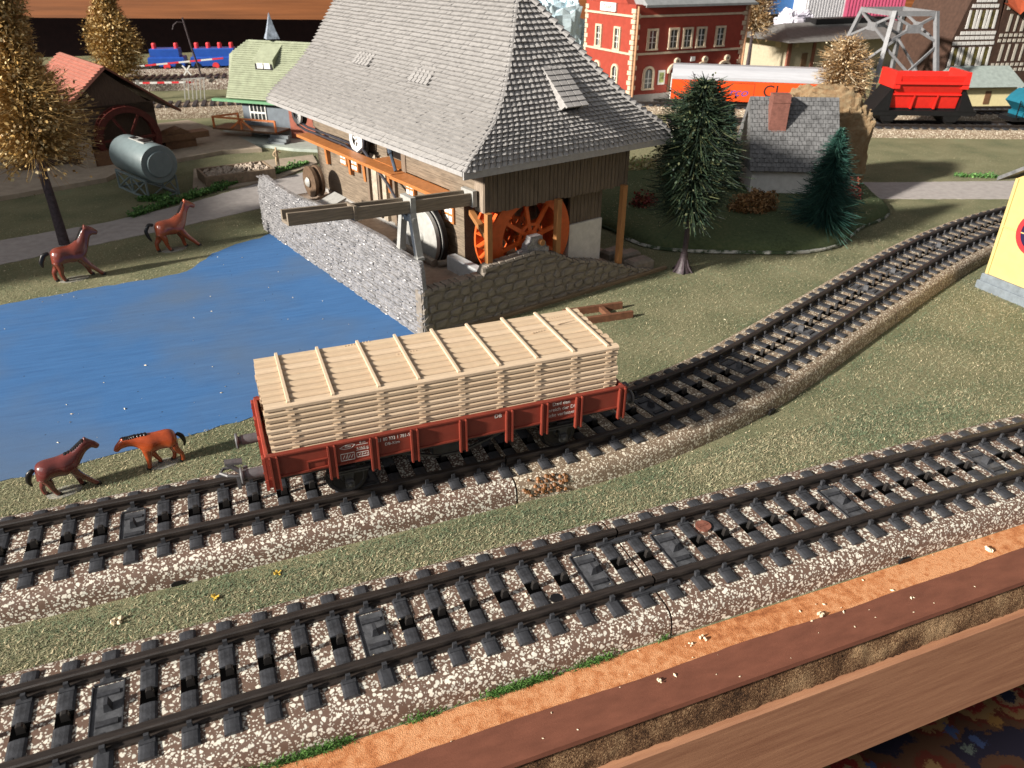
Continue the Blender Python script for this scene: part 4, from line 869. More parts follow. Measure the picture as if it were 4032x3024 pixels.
# ---------------------------------------------------------------- plastic horses
DG = lambda: bpy.context.evaluated_depsgraph_get()
def skin(name, nodes, edges, m, parent=None, sub=2):
    """grow one continuous surface over a skeleton; nodes: (x, y, z, radius_a, radius_b)"""
    me = bpy.data.meshes.new(name); me.from_pydata([n[:3] for n in nodes], edges, []); o = bpy.data.objects.new(name, me); COL.objects.link(o)
    sk = o.modifiers.new('skin', 'SKIN'); sk.use_smooth_shade = True
    if not me.skin_vertices: me.skin_vertices.new()
    for i, n in enumerate(nodes): me.skin_vertices[0].data[i].radius = (n[3], n[4] if len(n) > 4 else n[3]); me.skin_vertices[0].data[i].use_root = i == 0
    s = o.modifiers.new('sub', 'SUBSURF'); s.levels = s.render_levels = sub
    bpy.context.view_layer.update(); r = bpy.data.meshes.new_from_object(o.evaluated_get(DG())); bpy.data.objects.remove(o)
    r.materials.clear(); r.materials.append(m); sm(r, 180); return r
M_HOOF = mat('horse_black', (.012, .010, .010), .3, .3, 4, 0, 10, .5)
M_DISC = None
def clear_mat():
    m = bpy.data.materials.new('clear_plastic'); m.use_nodes = True; b = m.node_tree.nodes['Principled BSDF']
    b.inputs['Base Color'].default_value = (.70, .69, .62, 1); b.inputs['Alpha'].default_value = .28; b.inputs['Roughness'].default_value = .15
    return m
M_DISC = clear_mat()
def horse(loc, rz, H, m, label, neck, legs, tail, disc=True, mane=True, g='plastic horses round the blue pond'):
    """neck: joints (x, z, radius) from the withers to the nose; legs: four chains LF RF LH RH of (x, z); heights in units of 1.0 = withers"""
    t = thing('horse', label, 'horse', loc, rz, g); S = H
    N = [(-.36, 0, .84, .26, .29), (-.15, 0, .81, .25, .285), (.08, 0, .79, .25, .29), (.28, 0, .82, .235, .31)]; E = [(0, 1), (1, 2), (2, 3)]
    N.append((-.50, 0, .83, .21, .24)); E.append((0, 4))
    prev = 3
    for i, (x, z, r) in enumerate(neck): N.append((x, 0, z, r * 1.05, r * 1.38)); E.append((prev, len(N) - 1)); prev = len(N) - 1
    ip = prev - 2
    for s in (-1, 1):
        x, z, r = neck[-3]; N.append((x - .02, s * .05, z + .14, .018, .025)); E.append((ip, len(N) - 1))
    R = [(.12, .15), (.10, .11), (.07, .078), (.06, .066), (.07, .08)]
    hoof = []
    for k, ch in enumerate(legs):
        s = 1 if k % 2 == 0 else -1; a = 3 if k < 2 else 0; rr = list(R)
        if k >= 2: rr[0] = (.14, .20); rr[1] = (.11, .135)
        q = a; 
        for (x, z), (ra, rb) in zip(ch, rr): N.append((x, s * .105, z, ra, rb)); E.append((q, len(N) - 1)); q = len(N) - 1
        hoof.append((ch[-1][0], s * .105, ch[-1][1]))
    N = [tuple(c * S for c in n) for n in N]
    ob('body', skin('body', N, E, m, sub=2), t)
    b = MB()
    for x, y, z in hoof: b.lathe([(1e-3, 0), (.062, 0), (.05, .075), (1e-3, .08)], (x + .01, y, z - .03), 'z', 10)
    b.v = [tuple(c * S for c in v) for v in b.v]
    for k, h in enumerate(hoof):
        q = MB(); q.lathe([(1e-3, 0), (.066 * S, 0), (.05 * S, .08 * S), (1e-3, .085 * S)], ((h[0] + .01) * S, h[1] * S, max(0, (h[2] - .045)) * S), 'z', 10); q.build('hoof', M_HOOF, t, smooth=True)
    T = [(x * S, 0, z * S, r * S * .6, r * S) for x, z, r in tail]; ob('tail', skin('tail', T, [(i, i + 1) for i in range(len(T) - 1)], M_HOOF, sub=1), t)
    # mane: a row of locks down the crest
    P = [(.22, .86 + .19)] + [(x, z) for x, z, r in neck[:-2]]; rad = [.02] + [r for x, z, r in neck[:-2]]; mn = MB(); n = 11
    for i in range(n):
        f = (i + .5) / n * (len(P) - 1); k = min(int(f), len(P) - 2); u = f - k; x = P[k][0] + (P[k + 1][0] - P[k][0]) * u; z = P[k][1] + (P[k + 1][1] - P[k][1]) * u; r = rad[k] + (rad[k + 1] - rad[k]) * u
        d = Vector((P[k + 1][0] - P[k][0], P[k + 1][1] - P[k][1])).normalized(); nx, nz = -d.y, d.x
        x += nx * r * 1.0; z += nz * r * 1.0
        mn.lathe([(1e-3, -.085), (.055, -.05), (.065, .0), (.05, .05), (1e-3, .085)], (x, 0, z), 'y', 8)
    mn.v = [tuple(c * S for c in v) for v in mn.v]; mn.build('mane', M_HOOF, t, smooth=True)
    e = MB(); x, z, r = neck[-3]
    for s in (-1, 1): e.lathe([(1e-3, -.012), (.018, 0), (1e-3, .012)], ((x * .55 + neck[-2][0] * .45), s * r * .9, z * .55 + neck[-2][1] * .45 + .02), 'y', 8)
    e.v = [tuple(c * S for c in v) for v in e.v]; e.build('eyes', M_HOOF, t)
    if disc:
        q = MB(); q.lathe([(1e-3, 0), (.42 * S, 0), (.42 * S, .018), (.40 * S, .03), (1e-3, .03)], (-.02 * S, 0, .0), 'z', 32, flat=.62); q.build('base_disc', M_DISC, t, smooth=True)
    return t
def hm(n, c): return mat(n, c, .22, .22, 2.2, .04, 14, .55, coat=.6)
H_UP = [(.44, 1.08, .15), (.54, 1.30, .115), (.62, 1.46, .095), (.76, 1.40, .085), (.92, 1.29, .055)]
H_LOW = [(.48, 1.00, .14), (.64, 1.15, .11), (.78, 1.27, .09), (.90, 1.18, .08), (1.03, 1.04, .052)]
H_DOWN = [(.50, .96, .135), (.70, .98, .10), (.86, 1.00, .09), (.98, .90, .08), (1.08, .76, .052)]
walk = lambda a, b, c, d: [[(.30 + .02, .66), (.31 + a * .4, .44), (.32 + a, .24), (.32 + a * 1.35, .09), (.35 + a * 1.5, .04)], [(.30, .66), (.30 + b * .4, .44), (.30 + b, .24), (.30 + b * 1.4, .09), (.33 + b * 1.5, .04)],
                           [(-.40, .66), (-.36 + c * .5, .46), (-.47 + c, .28), (-.45 + c * 1.25, .09), (-.42 + c * 1.3, .04)], [(-.40, .66), (-.36 + d * .5, .46), (-.47 + d, .28), (-.45 + d * 1.25, .09), (-.42 + d * 1.3, .04)]]
TAIL = [(-.50, .93, .06), (-.66, .90, .08), (-.78, .68, .075), (-.76, .52, .03)]
horse((-14.55, 26.75, .0), .25, 1.52, hm('horse_dark_red', (.15, .030, .018)), 'glossy dark brown horse beside the tree trunk on the far bank of the pond', H_UP, walk(.10, .30, -.05, .12), TAIL)
horse((-10.2, 29.45, .0), .30, 1.50, hm('horse_orange_red', (.27, .055, .022)), 'slim orange brown horse with long upright neck between path and pond', [(x + (.02), z + .04, r * .86) for x, z, r in H_UP], walk(.05, .32, -.05, .22), [(-.50, .95, .06), (-.66, 1.0, .07), (-.79, .80, .07), (-.74, .58, .06), (-.66, .42, .02)])
horse((-13.35, 8.95, .0), .20, 1.10, hm('horse_plum', (.13, .030, .026)), 'dark plum brown horse nearest the lower left, nose to nose with an orange one', H_LOW, walk(.06, .30, .0, .22), [(-.50, .90, .06), (-.64, .80, .09), (-.70, .58, .07), (-.64, .42, .02)])
horse((-10.75, 9.42, .0), PI + .12, 1.06, hm('horse_orange', (.36, .062, .016)), 'bright orange horse with lowered head facing left, nose to nose with a darker one', H_DOWN, walk(.02, -.18, -.06, .10), [(-.50, .90, .06), (-.63, .78, .08), (-.68, .56, .05), (-.64, .42, .02)])

# ---------------------------------------------------------------- bottle-brush trees, bushes, hedges
def mt4(n, cs, rough=.6, spec=.3): return [mat('%s_%d' % (n, i), c, rough, .25, 6, 0, 10, spec) for i, c in enumerate(cs)]
GOLD = mt4('gold_needles', [(.36, .21, .06), (.50, .33, .12), (.20, .11, .03), (.62, .48, .24)], .5)
GOLD2 = mt4('brown_gold_needles', [(.33, .20, .09), (.46, .33, .18), (.16, .085, .035), (.72, .60, .42)], .5)
DARKG = mt4('dark_green_needles', [(.020, .040, .024), (.038, .060, .030), (.012, .020, .015), (.085, .095, .042)])
CONIF = mt4('conifer_needles', [(.016, .060, .048), (.028, .085, .066), (.010, .034, .028), (.05, .125, .09)])
def brush(prof, n, seed, droop=.0, w=.018, flakes=0, fs=.06, p=(.4, .3, .2, .1), inner=.1, parent=None, mats=None, name='crown', z0=0., z1=1., jag=.25, tw=.35):
    """prof: radius as a function of 0..1 up the axis; needles stick out from the axis"""
    g = np.random.default_rng(seed); u = g.uniform(0, 1, n); a = g.uniform(0, 2 * PI, n); R = np.array([prof(x) for x in u]) * g.uniform(1 - jag, 1 + jag * .5, n) * (1 + .16 * np.sin(a * 3 + u * 9) + .1 * np.sin(a * 5 - u * 23))
    z = z0 + (z1 - z0) * u; el = g.normal(-droop, .35, n); d = np.stack([np.cos(a) * np.cos(el), np.sin(a) * np.cos(el), np.sin(el)], 1)
    A = np.stack([0 * z, 0 * z, z], 1) + d * (R * inner)[:, None]; B = np.stack([0 * z, 0 * z, z], 1) + d * R[:, None]
    a2 = g.uniform(0, 2 * PI, n); s = np.stack([-np.sin(a), np.cos(a), 0 * a], 1) * np.cos(a2)[:, None] + np.array([[0, 0, 1]]) * np.sin(a2)[:, None]; W_ = (w * g.uniform(.6, 1.5, n))[:, None]
    Q = np.stack([A - s * W_, A + s * W_, B + s * W_ * tw, B - s * W_ * tw], 1); ix = g.choice(4, n, p=p)
    if flakes:
        k = flakes; u = g.uniform(0, 1, k); a = g.uniform(0, 2 * PI, k); R = np.array([prof(x) for x in u]) * (1 + .16 * np.sin(a * 3 + u * 9) + .1 * np.sin(a * 5 - u * 23)) * np.sqrt(g.uniform(.25, 1.0, k)); el = g.normal(-droop, .35, k)
        c = np.stack([np.cos(a) * np.cos(el) * R, np.sin(a) * np.cos(el) * R, z0 + (z1 - z0) * u + np.sin(el) * R], 1)
        x = g.normal(0, 1, (k, 3)); x /= np.linalg.norm(x, axis=1)[:, None]; y = np.cross(x, g.normal(0, 1, (k, 3))); y /= np.linalg.norm(y, axis=1)[:, None]; f = (fs * g.uniform(.5, 1.5, k))[:, None]
        Q = np.concatenate([Q, np.stack([c - x * f, c - y * f * .7, c + x * f, c + y * f * .7], 1)]); ix = np.concatenate([ix, g.choice(4, k, p=(.3, .35, .1, .25))])
    return quads(name, Q, mats, parent, idx=ix)
M_TRUNK = mat('trunk_dark', (.06, .045, .05), .6, .3, 5, .2, 20, .3); M_ROOT = mat('trunk_foot_purple', (.05, .036, .042), .5, .3, 5, .3, 16, .4)
gt = 'golden and brown bottle brush trees'
t = thing('golden_tree', 'large golden yellow bottle brush tree on a tall dark trunk at the left edge', 'tree', (-15.52, 32.24, 0), 0, gt)
m = MB(); m.tube([(0, 0, 0), (-.02, .02, 2.2), (-.1, .05, 4.6), (-.1, .05, 12)], [.27, .22, .2, .05], 10); m.build('trunk', M_TRUNK, t, smooth=True)
brush(lambda u: 2.7 * (.55 + .45 * math.sin(PI * min(1, u * 1.6 + .18))) * (1 - .35 * u), 9000, 1, -.12, .018, 7000, .085, parent=t, mats=GOLD, z0=4.5, z1=13.0)
t = thing('golden_tree', 'sunlit golden bottle brush tree behind the salmon roofed barn', 'tree', (-14.6, 84.0, 0), 0, gt)
m = MB(); m.tube([(0, 0, 0), (-.1, 0, 2.0), (-.3, 0, 9)], [.25, .2, .05], 8); m.build('trunk', M_TRUNK, t)
brush(lambda u: 2.75 * (.45 + .55 * math.sin(PI * min(1, u * 1.3 + .15))) , 4500, 2, -.2, .03, 6500, .11, parent=t, mats=GOLD, z0=1.6, z1=11.)
t = thing('brown_tree', 'brown bottle brush tree with silvery flakes between orange coach and red tipper', 'tree', (46.6, 45.6, 0), 0, gt)
m = MB(); m.tube([(0, 0, 0), (0, 0, 5)], [.2, .06], 8); m.build('trunk', M_TRUNK, t)
brush(lambda u: 2.45 * math.sqrt(max(.03, math.sin(PI * min(1, u * .93 + .07)))), 4200, 3, -.15, .026, 2600, .085, parent=t, mats=GOLD2, z0=.4, z1=6.9)
t = thing('brown_tree', 'tall brown bottle brush tree behind the corner of the red station', 'tree', (56.6, 72.5, 0), 0, gt)
m = MB(); m.tube([(0, 0, 0), (0, 0, 2.5), (0, 0, 9)], [.3, .22, .06], 8); m.build('trunk', M_TRUNK, t)
brush(lambda u: 2.7 * (1 - .45 * u), 3600, 4, -.25, .032, 2600, .10, parent=t, mats=GOLD2, z0=5.0, z1=13)
ct = 'green bottle brush conifers'
t = thing('dark_green_tree', 'dark green bottle brush tree on a thin trunk right of the sawmill', 'tree', (12.7, 17.73, 0), 0, ct)
m = MB(); m.tube([(0, 0, .3), (.02, 0, 2.4), (.1, .05, 8.2)], [.13, .13, .04], 8); m.build('trunk', M_TRUNK, t)
m = MB(); m.lathe([(1e-3, .95), (.17, .95), (.2, .6), (.3, .28), (.42, .05), (.45, 0)], (0, 0, 0), 'z', 12)
for k in range(6): a = k * 1.05; m.tube([(.12 * math.cos(a), .12 * math.sin(a), .7), (.3 * math.cos(a), .3 * math.sin(a), .25), (.52 * math.cos(a), .52 * math.sin(a), .02)], [.06, .07, .04], 6)
m.build('trunk_foot', M_ROOT, t, smooth=True)
brush(lambda u: 1.78 * (.66 + .38 * math.sin(PI * min(1, u * .9 + .12))) * (1 if u < .82 else 1 - (u - .82) * 3.0), 7000, 5, .12, .026, 3500, .06, parent=t, mats=DARKG, z0=3.0, z1=8.7, jag=.4)
m = MB()
for a, h in ((.4, .8), (2.4, .95), (3.0, .7), (5.4, .75), (4.2, .5)): m.tube([(.05, 0, 8.0), (.25 * math.cos(a), .25 * math.sin(a), 8.3), (.6 * math.cos(a), .6 * math.sin(a), 8.1 + h)], [.035, .03, .012], 5)
m.build('twigs', M_TRUNK, t)
for (x, y, z, h, r, s, lb) in ((22.4, 19.4, .85, 4.95, 2.0, 6, 'teal green cone shaped conifer in front of the stone cottage'), (21.2, 27.2, .9, 5.0, 1.4, 7, 'teal green conifer half hidden at the left end of the stone cottage')):
    t = thing('conifer', lb, 'tree', (x, y, z), 0, ct); m = MB(); m.tube([(0, 0, 0), (0, 0, h)], [.12, .03], 8); m.build('trunk', M_TRUNK, t)
    brush(lambda u, r=r: r * (1 - u) ** .8 + .12, 4600, s, .28, .025, 0, parent=t, mats=CONIF, z0=.25, z1=h, jag=.3)
def bush(name, label, x, y, z, rx, ry, rz_, n, fs, mats, seed, p=(.3, .3, .2, .2), twigs=0):
    g = np.random.default_rng(seed); d = g.normal(0, 1, (n, 3)); d /= np.linalg.norm(d, axis=1)[:, None]; d[:, 2] = np.abs(d[:, 2]); k = (g.uniform(.35, 1, n) ** .6)[:, None] * (1 + .2 * np.sin(d[:, :1] * 7 + seed) * np.cos(d[:, 1:2] * 6))
    c = d * k * np.array([rx, ry, rz_]); a = g.normal(0, 1, (n, 3)); a /= np.linalg.norm(a, axis=1)[:, None]; b = np.cross(a, g.normal(0, 1, (n, 3))); b /= np.linalg.norm(b, axis=1)[:, None]; f = (fs * g.uniform(.5, 1.4, n))[:, None]
    Q = np.stack([c - a * f, c - b * f * .55, c + a * f, c + b * f * .55], 1)
    o = quads(name, Q, mats, None, idx=g.choice(len(mats), n, p=None if len(mats) != 4 else p)); o.location = (x, y, z); return tag(o, label, 'bush', None)
BRB = mt4('brown_bush', [(.20, .10, .035), (.30, .17, .07), (.12, .06, .02), (.36, .23, .11)]); RDB = mt4('red_bush', [(.16, .02, .02), (.22, .04, .03), (.08, .012, .012), (.2, .08, .04)])
bush('brown_bush', 'low brown twiggy bush at the white cottage wall', 20.3, 22.5, .9, 1.6, 1.0, 1.1, 2600, .09, BRB, 3)
bush('red_bush', 'dark red bush at the right foot of the cottage mound', 27.4, 22.9, .7, .8, .7, 1.3, 900, .09, RDB, 4)
bush('red_bush', 'dark red bush between sawmill and dark green tree', 15.0, 25.5, .2, 1.1, .9, 1.5, 1100, .1, RDB, 5)
bush('yellow_green_bush', 'pale yellow green low bush seen behind the right corner of the sawmill', 19.5, 33.5, .1, 1.6, 1.2, 1.5, 900, .11, mt4('yellow_bush', [(.42, .36, .16), (.5, .45, .25), (.3, .24, .1), (.25, .4, .12)]), 6)
def hedge(label, pts, r, n, seed, h=1.):
    g = np.random.default_rng(seed); P = np.array(pts, float); L = np.r_[0, np.cumsum(np.linalg.norm(np.diff(P, axis=0), axis=1))]; s = g.uniform(0, L[-1], n); c = np.stack([np.interp(s, L, P[:, 0]), np.interp(s, L, P[:, 1]), 0 * s], 1)
    lump = r * (.75 + .35 * np.sin(s * 2.1 + seed) * np.sin(s * 5.3)); a = g.uniform(0, PI, n); k = np.sqrt(g.uniform(.2, 1, n)); b = g.uniform(0, 2 * PI, n)
    c += np.stack([np.cos(b) * lump * k, np.sin(b) * lump * k, np.abs(np.sin(a)) * lump * k * h], 1)
    x = g.normal(0, 1, (n, 3)); x /= np.linalg.norm(x, axis=1)[:, None]; y = np.cross(x, g.normal(0, 1, (n, 3))); y /= np.linalg.norm(y, axis=1)[:, None]; f = (.075 * g.uniform(.5, 1.4, n))[:, None]
    o = quads('hedge', np.stack([c - x * f, c - y * f * .7, c + x * f, c + y * f * .7], 1), M_LEAF, None, idx=g.integers(0, 2, n)); o.location = (0, 0, .02); return tag(o, label, 'hedge', 'low green hedges along the path')
hedge('long low green hedge between the path and the grey tank', [(-12.4, 36.0), (-10.8, 37.6), (-9.0, 39.1), (-7.2, 40.6), (-5.3, 42.3)], .42, 4200, 3)
hedge('short green hedge stub in front of the grey tank stand', [(-12.0, 39.4), (-10.6, 39.0)], .42, 1100, 5)
hedge('green hedge behind the far end of the pond wall', [(-4.6, 42.2), (-3, 43.5), (-1.2, 45.2)], .42, 1900, 4)
hedge('tiny green hedge scrap beside the grey road at the far right', [(40.5, 26.6), (43, 25.4)], .3, 500, 6)
# ---------------------------------------------------------------- background of the layout
def col_box(m, *a, **k): m.box(*a, **k); return m
def build1(name, mt, parent, fn, **k): m = MB(); fn(m); return m.build(name, mt, parent, **k)
# ---- cottage on its mound
M_MOUND = mix3('mound_grass', [(.055, .075, .04), (.09, .12, .06), (.14, .15, .08)], 6., .95, .9, 26, spec=.1)
m = MB(); n = 64; rings = [(1.0, 0.), (1.0, .22), (.985, .42), (.955, .58), (.90, .72), (.8, .84), (.6, .95), (.3, 1.02), (0.02, 1.03)]
vs = []
for k, z in rings:
    for j in range(n):
        a = 2 * PI * j / n; w = 1 + .06 * math.sin(3 * a + 1) + .04 * math.sin(7 * a); vs.append((10.2 * k * w * math.cos(a), 8.0 * k * w * math.sin(a), z + (.06 * noise.noise((k * 9 * math.cos(a), k * 9 * math.sin(a), 0)) if 0 < z else 0)))
m.add(vs, [(i * n + j, i * n + (j + 1) % n, (i + 1) * n + (j + 1) % n, (i + 1) * n + j) for i in range(len(rings) - 1) for j in range(n)])
md = thing('mound', 'green grassy mound with a pale plaster rim carrying the stone cottage', 'mound', (21.2, 26.2, .0)); m.build('turf', M_MOUND, md, smooth=True)
m = MB(); vs = []
for k, z in ((1.0, .0), (1.012, .06), (1.008, .17), (.985, .24)):
    for j in range(n):
        a = 2 * PI * j / n; w = 1 + .06 * math.sin(3 * a + 1) + .04 * math.sin(7 * a); k2 = k + .012 * noise.noise((9 * a, z * 9, 2)); vs.append((10.2 * k2 * w * math.cos(a), 8.0 * k2 * w * math.sin(a), z))
m.add(vs, [(i * n + j, i * n + (j + 1) % n, (i + 1) * n + (j + 1) % n, (i + 1) * n + j) for i in range(3) for j in range(n)])
m.build('plaster_rim', mat('plaster_rim_paint', (.50, .50, .46), .8, .3, 1.2, .4, 12, .2, col2=(.05, .075, .04), th=(.5, .60)), md, smooth=True)
P = np.random.default_rng(4).normal(0, 1, (9000, 2)); P = P / np.linalg.norm(P, axis=1)[:, None] * np.sqrt(np.random.default_rng(5).uniform(0, 1, 9000))[:, None] * .93
zz = np.interp(np.linalg.norm(P, axis=1), [0, .3, .6, .8, .9, .955], [1.03, 1.02, .95, .84, .72, .58]); F = fibres(9000, np.stack([P[:, 0] * 10.2, P[:, 1] * 8.0, zz + .0], 1), .16, .014, .7, 8)
quads('turf_fibres', F, GF, md, kind='stuff', idx=np.random.default_rng(3).choice(4, 9000, p=[.3, .5, .04, .16]))
co = thing('stone_cottage', 'white walled cottage with grey slate roof and brown chimney on the mound', 'cottage', (21.75, 25.1, .9), math.radians(-24))
M_SLATE = mat('slate_grey', (.15, .152, .155), .55, .28, 3, .2, 24, .35)
build1('wall', mat('wall_white', (.60, .59, .57), .7, .08, 3, .1, 18), co, lambda m: (m.box(.15, 4.9, .3, 4.6, 0, 1.75), m.prism([(.35, 1.7), (4.6, 1.7), (2.5, 4.9)], (.15, .3), 'x'), m.prism([(.35, 1.7), (4.6, 1.7), (2.5, 4.9)], (4.75, 4.9), 'x')))
r = random.Random(9); q = MB(); rows, cols = 17, 19
def sl(u, v, o): return Vector((-.1 + 5.2 * u, -.1 + 2.6 * v, 1.45 + 3.75 * v)) + Vector((0, -.78, .62)) * o
for i in range(rows):
    for j in range(-1, cols):
        a, b = (j + .5 * (i % 2)) / cols, (j + 1 + .5 * (i % 2)) / cols; a, b = max(a, 0), min(b, 1)
        if b - a < .005: continue
        l = .05 + r.uniform(0, .03); g = .004; v0, v1 = i / rows - r.uniform(0, .006), min(1, (i + 1.1) / rows)
        q.add([sl(a + g, v0, l), sl(b - g, v0, l), sl(b - g, v1, .015), sl(a + g, v1, .015), sl(a + g, v0, 0), sl(b - g, v0, 0)], [(0, 1, 2, 3), (4, 5, 1, 0), (4, 0, 3), (5, 2, 1)])
rf = build1('roof', M_SLATE, co, lambda m: (m.add([sl(0, 0, 0), sl(1, 0, 0), sl(1, 1, 0), sl(0, 1, 0), (-.1, 5.1, 1.45), (5.1, 5.1, 1.45)], [(0, 1, 2, 3), (3, 2, 5, 4), (0, 4, 5, 1), (0, 3, 4), (1, 5, 2)])))
q.build('slates', M_SLATE, rf, kind='stuff')
ch = build1('chimney', mat('chimney_brick', (.20, .085, .065), .6, .2, 6, .15, 20), rf, lambda m: (m.box(.95, 1.95, 1.25, 2.1, 3.3, 5.5), m.box(.92, 1.98, 1.22, 2.13, 5.05, 5.15)))
# ragged cork rock behind it, top catching the sun
def rock(name, label, cat, loc, sx, sy, sz, seed, mt, amp=.2, rz=0, nn=26, flatt=1.0):
    m = MB(); vs = []; K = nn
    for i in range(K + 1):
        th = PI / 2 * 1.05 * i / K
        for j in range(2 * K):
            ph = PI * j / K; d = Vector((math.sin(th) * math.cos(ph), math.sin(th) * math.sin(ph), math.cos(th)))
            p = Vector(tuple(math.copysign(abs(c) ** .55, c) for c in d)); k = 1 + amp * noise.fractal(d * 2.2 + Vector((seed, 0, 0)), 1., 2., 5) + amp * .5 * noise.noise(d * 11 + Vector((seed, 3, 0)))
            vs.append((p.x * sx * k, p.y * sy * k, max(-.2, p.z * sz * k)))
    m.add(vs, [(i * 2 * K + j, (i + 1) * 2 * K + j, (i + 1) * 2 * K + (j + 1) % (2 * K), i * 2 * K + (j + 1) % (2 * K)) for i in range(K) for j in range(2 * K)])
    o = m.build(name, mt, loc=loc, rot=(0, 0, rz)); return tag(o, label, cat)
rock('cork_rock', 'rugged tan cork rock behind the cottage with a bright sunlit top', 'rock', (28.5, 27.6, .6), 3.1, 1.6, 5.4, 5, mat('cork', (.26, .20, .12), .8, .3, 3, .9, 9, .2, col2=(.20, .12, .06)), .12, math.radians(-24), 40)
# ---- yellow building at the right edge
ye = thing('yellow_building', 'pale yellow building with grey plinth and round red rimmed sign at the right edge', 'building', (24.7, 11.05, 0))
M_YEL = mat('yellow_wall', (.54, .41, .17), .5, .05, 2, .04, 16, .35)
build1('wall', M_YEL, ye, lambda m: (m.box(0, 7, -8, 0, .7, 5.1), m.prism([(0, 5.1), (-8, 5.1), (-4, 7.6)], (0, 7), 'x'), m.box(-.06, 0, -.12, .02, .72, 5.1), m.box(-.05, 0, -8, 0, 2.95, 3.0)))
build1('plinth', mat('plinth_blue_grey', (.17, .20, .225), .6, .15, 3, .2, 14), ye, lambda m: (m.box(-.22, 7.2, -8.2, .18, 0, .38, ch=.03), m.box(-.14, 7.1, -8.1, .1, .38, .72, ch=.03)))
build1('roof', M_SLATE, ye, lambda m: (m.add([(-.5, .55, 4.9), (7.5, .55, 4.9), (7.5, -4, 7.9), (-.5, -4, 7.9), (-.5, .55, 5.08), (7.5, .55, 5.08), (7.5, -4, 8.08), (-.5, -4, 8.08)], [(0, 3, 2, 1), (4, 5, 6, 7), (0, 1, 5, 4), (1, 2, 6, 5), (2, 3, 7, 6), (3, 0, 4, 7)])))
si = build1('round_sign', mat('sign_red', (.52, .03, .035), .5, .06, 3), ye, lambda m: m.lathe([(.74, -.03), (.74, -.06), (.95, -.06), (.95, -.0), (.74, 0)], (0, -1.72, 3.07), 'x', 40))
build1('sign_face', mat('sign_navy', (.02, .015, .05), .35, .1, 3), si, lambda m: m.cyl((-.02, -1.72, 3.07), .74, .04, 'x', 40))
# ---- red tipper wagon and its track
def simple_track(name, label, pts, mats, z=.0, h=.7, group='far railway tracks'):
    base = Vector((pts[0][0], pts[0][1], 0)); pth = catmull([(p[0] - base.x, p[1] - base.y) for p in pts], 1.0); t = thing('far_track', label, 'train track', tuple(base + Vector((0, 0, z))), 0, group)
    m = MB(); sweep(m, pth, [(-1.9, 0), (-1.85, h * .45), (-1.6, h * .9), (0, h), (1.6, h * .9), (1.85, h * .45), (1.9, 0)], jit=.03); m.build('ballast_bed', mats, t)
    for s in (-1, 1): m = MB(); sweep(m, pth, railprof(s * RC)); m.build('rail', M_RAIL, t)
    m = MB(); s = 0
    for i in range(int(len(pth) / PITCH) - 1):
        f = i * PITCH; k = int(f); p = pth[k].lerp(pth[min(k + 1, len(pth) - 1)], f - k); tt, nn = frame_at(pth, k)
        m.add([p + tt * a + nn * b + Vector((0, 0, c)) for a, b, c in ((-.17, -1.5, h - .06), (.17, -1.5, h - .06), (.17, 1.5, h - .06), (-.17, 1.5, h - .06), (-.17, -1.5, h + .06), (.17, -1.5, h + .06), (.17, 1.5, h + .06), (-.17, 1.5, h + .06))], [(4, 5, 6, 7), (0, 1, 5, 4), (1, 2, 6, 5), (2, 3, 7, 6), (3, 0, 4, 7)])
    m.build('sleepers', M_SLEEP, t, kind='stuff'); return t
simple_track('t', 'far track carrying the red tipper and teal hopper wagons', [(30, 47.2), (36, 44.5), (44.7, 40.6), (51, 38.0), (57, 35.6), (66, 32.5), (80, 29)], M_BALL2)
simple_track('t', 'far track under the orange coach in front of the station', [(26, 58.6), (31, 56.6), (36, 54.2), (41, 51.2), (46, 48.0), (51, 45.2), (60, 42), (75, 38)], M_BALL2)
M_REDP = mat('tipper_red', (.62, .022, .015), .4, .06, 3, .03, 10, .45)
ti = thing('tipper_wagon', 'bright red tipper hopper on a black chassis on the far right track', 'wagon', (48.9, 38.9, .93), math.radians(-23))
build1('hopper', M_REDP, ti, lambda m: (m.prism([(-1.55, 3.9), (-1.35, 3.0), (-1.1, 2.5), (-.8, 1.3), (.8, 1.3), (1.1, 2.5), (1.35, 3.0), (1.55, 3.9), (1.4, 3.9), (1.15, 3.1), (-1.15, 3.1), (-1.4, 3.9)], (-2.75, 2.75), 'x')))
hp = build1('rim', M_REDP, ti, lambda m: (m.box(-3.0, 3.0, -1.62, -1.42, 3.25, 3.45), m.box(-2.8, 2.8, -1.2, -1.08, 2.35, 2.48), m.prism([(-3.05, 2.9), (-2.5, 2.9), (-2.55, 3.7), (-2.65, 4.2), (-3.0, 4.2)], (-1.55, 1.55), 'y'), m.prism([(3.05, 2.9), (2.5, 2.9), (2.55, 3.7), (2.65, 4.2), (3.0, 4.2)], (-1.55, 1.55), 'y')))
for x in (-1.0, .9): build1('rib', M_REDP, ti, lambda m: m.prism([(-1.24, 2.45), (-.75, 1.25), (-1.0, 1.25)], (x - .06, x + .06), 'x'))
build1('chassis', M_BLACK, ti, lambda m: (m.box(-4.4, 4.4, -1.2, 1.2, .75, 1.15), m.prism([(-4.2, 1.1), (-2.85, 1.1), (-2.85, 3.1)], (-1.25, 1.25), 'y'), m.prism([(4.2, 1.1), (2.85, 1.1), (2.85, 3.1)], (-1.25, 1.25), 'y'), m.box(-2.9, 2.9, -.8, .8, 1.1, 1.4)))
for x in (-2.7, 2.5):
    build1('axle_box', M_BLACK, ti, lambda m: m.prism([(x - .8, .8), (x + .8, .8), (x + .4, .25), (x - .4, .25)], (-1.15, 1.15), 'y'))
    for y in (-.9, .9): build1('wheel', M_BLACK, ti, lambda m: m.cyl((x, y, .5), .5, .2, 'y', 20))
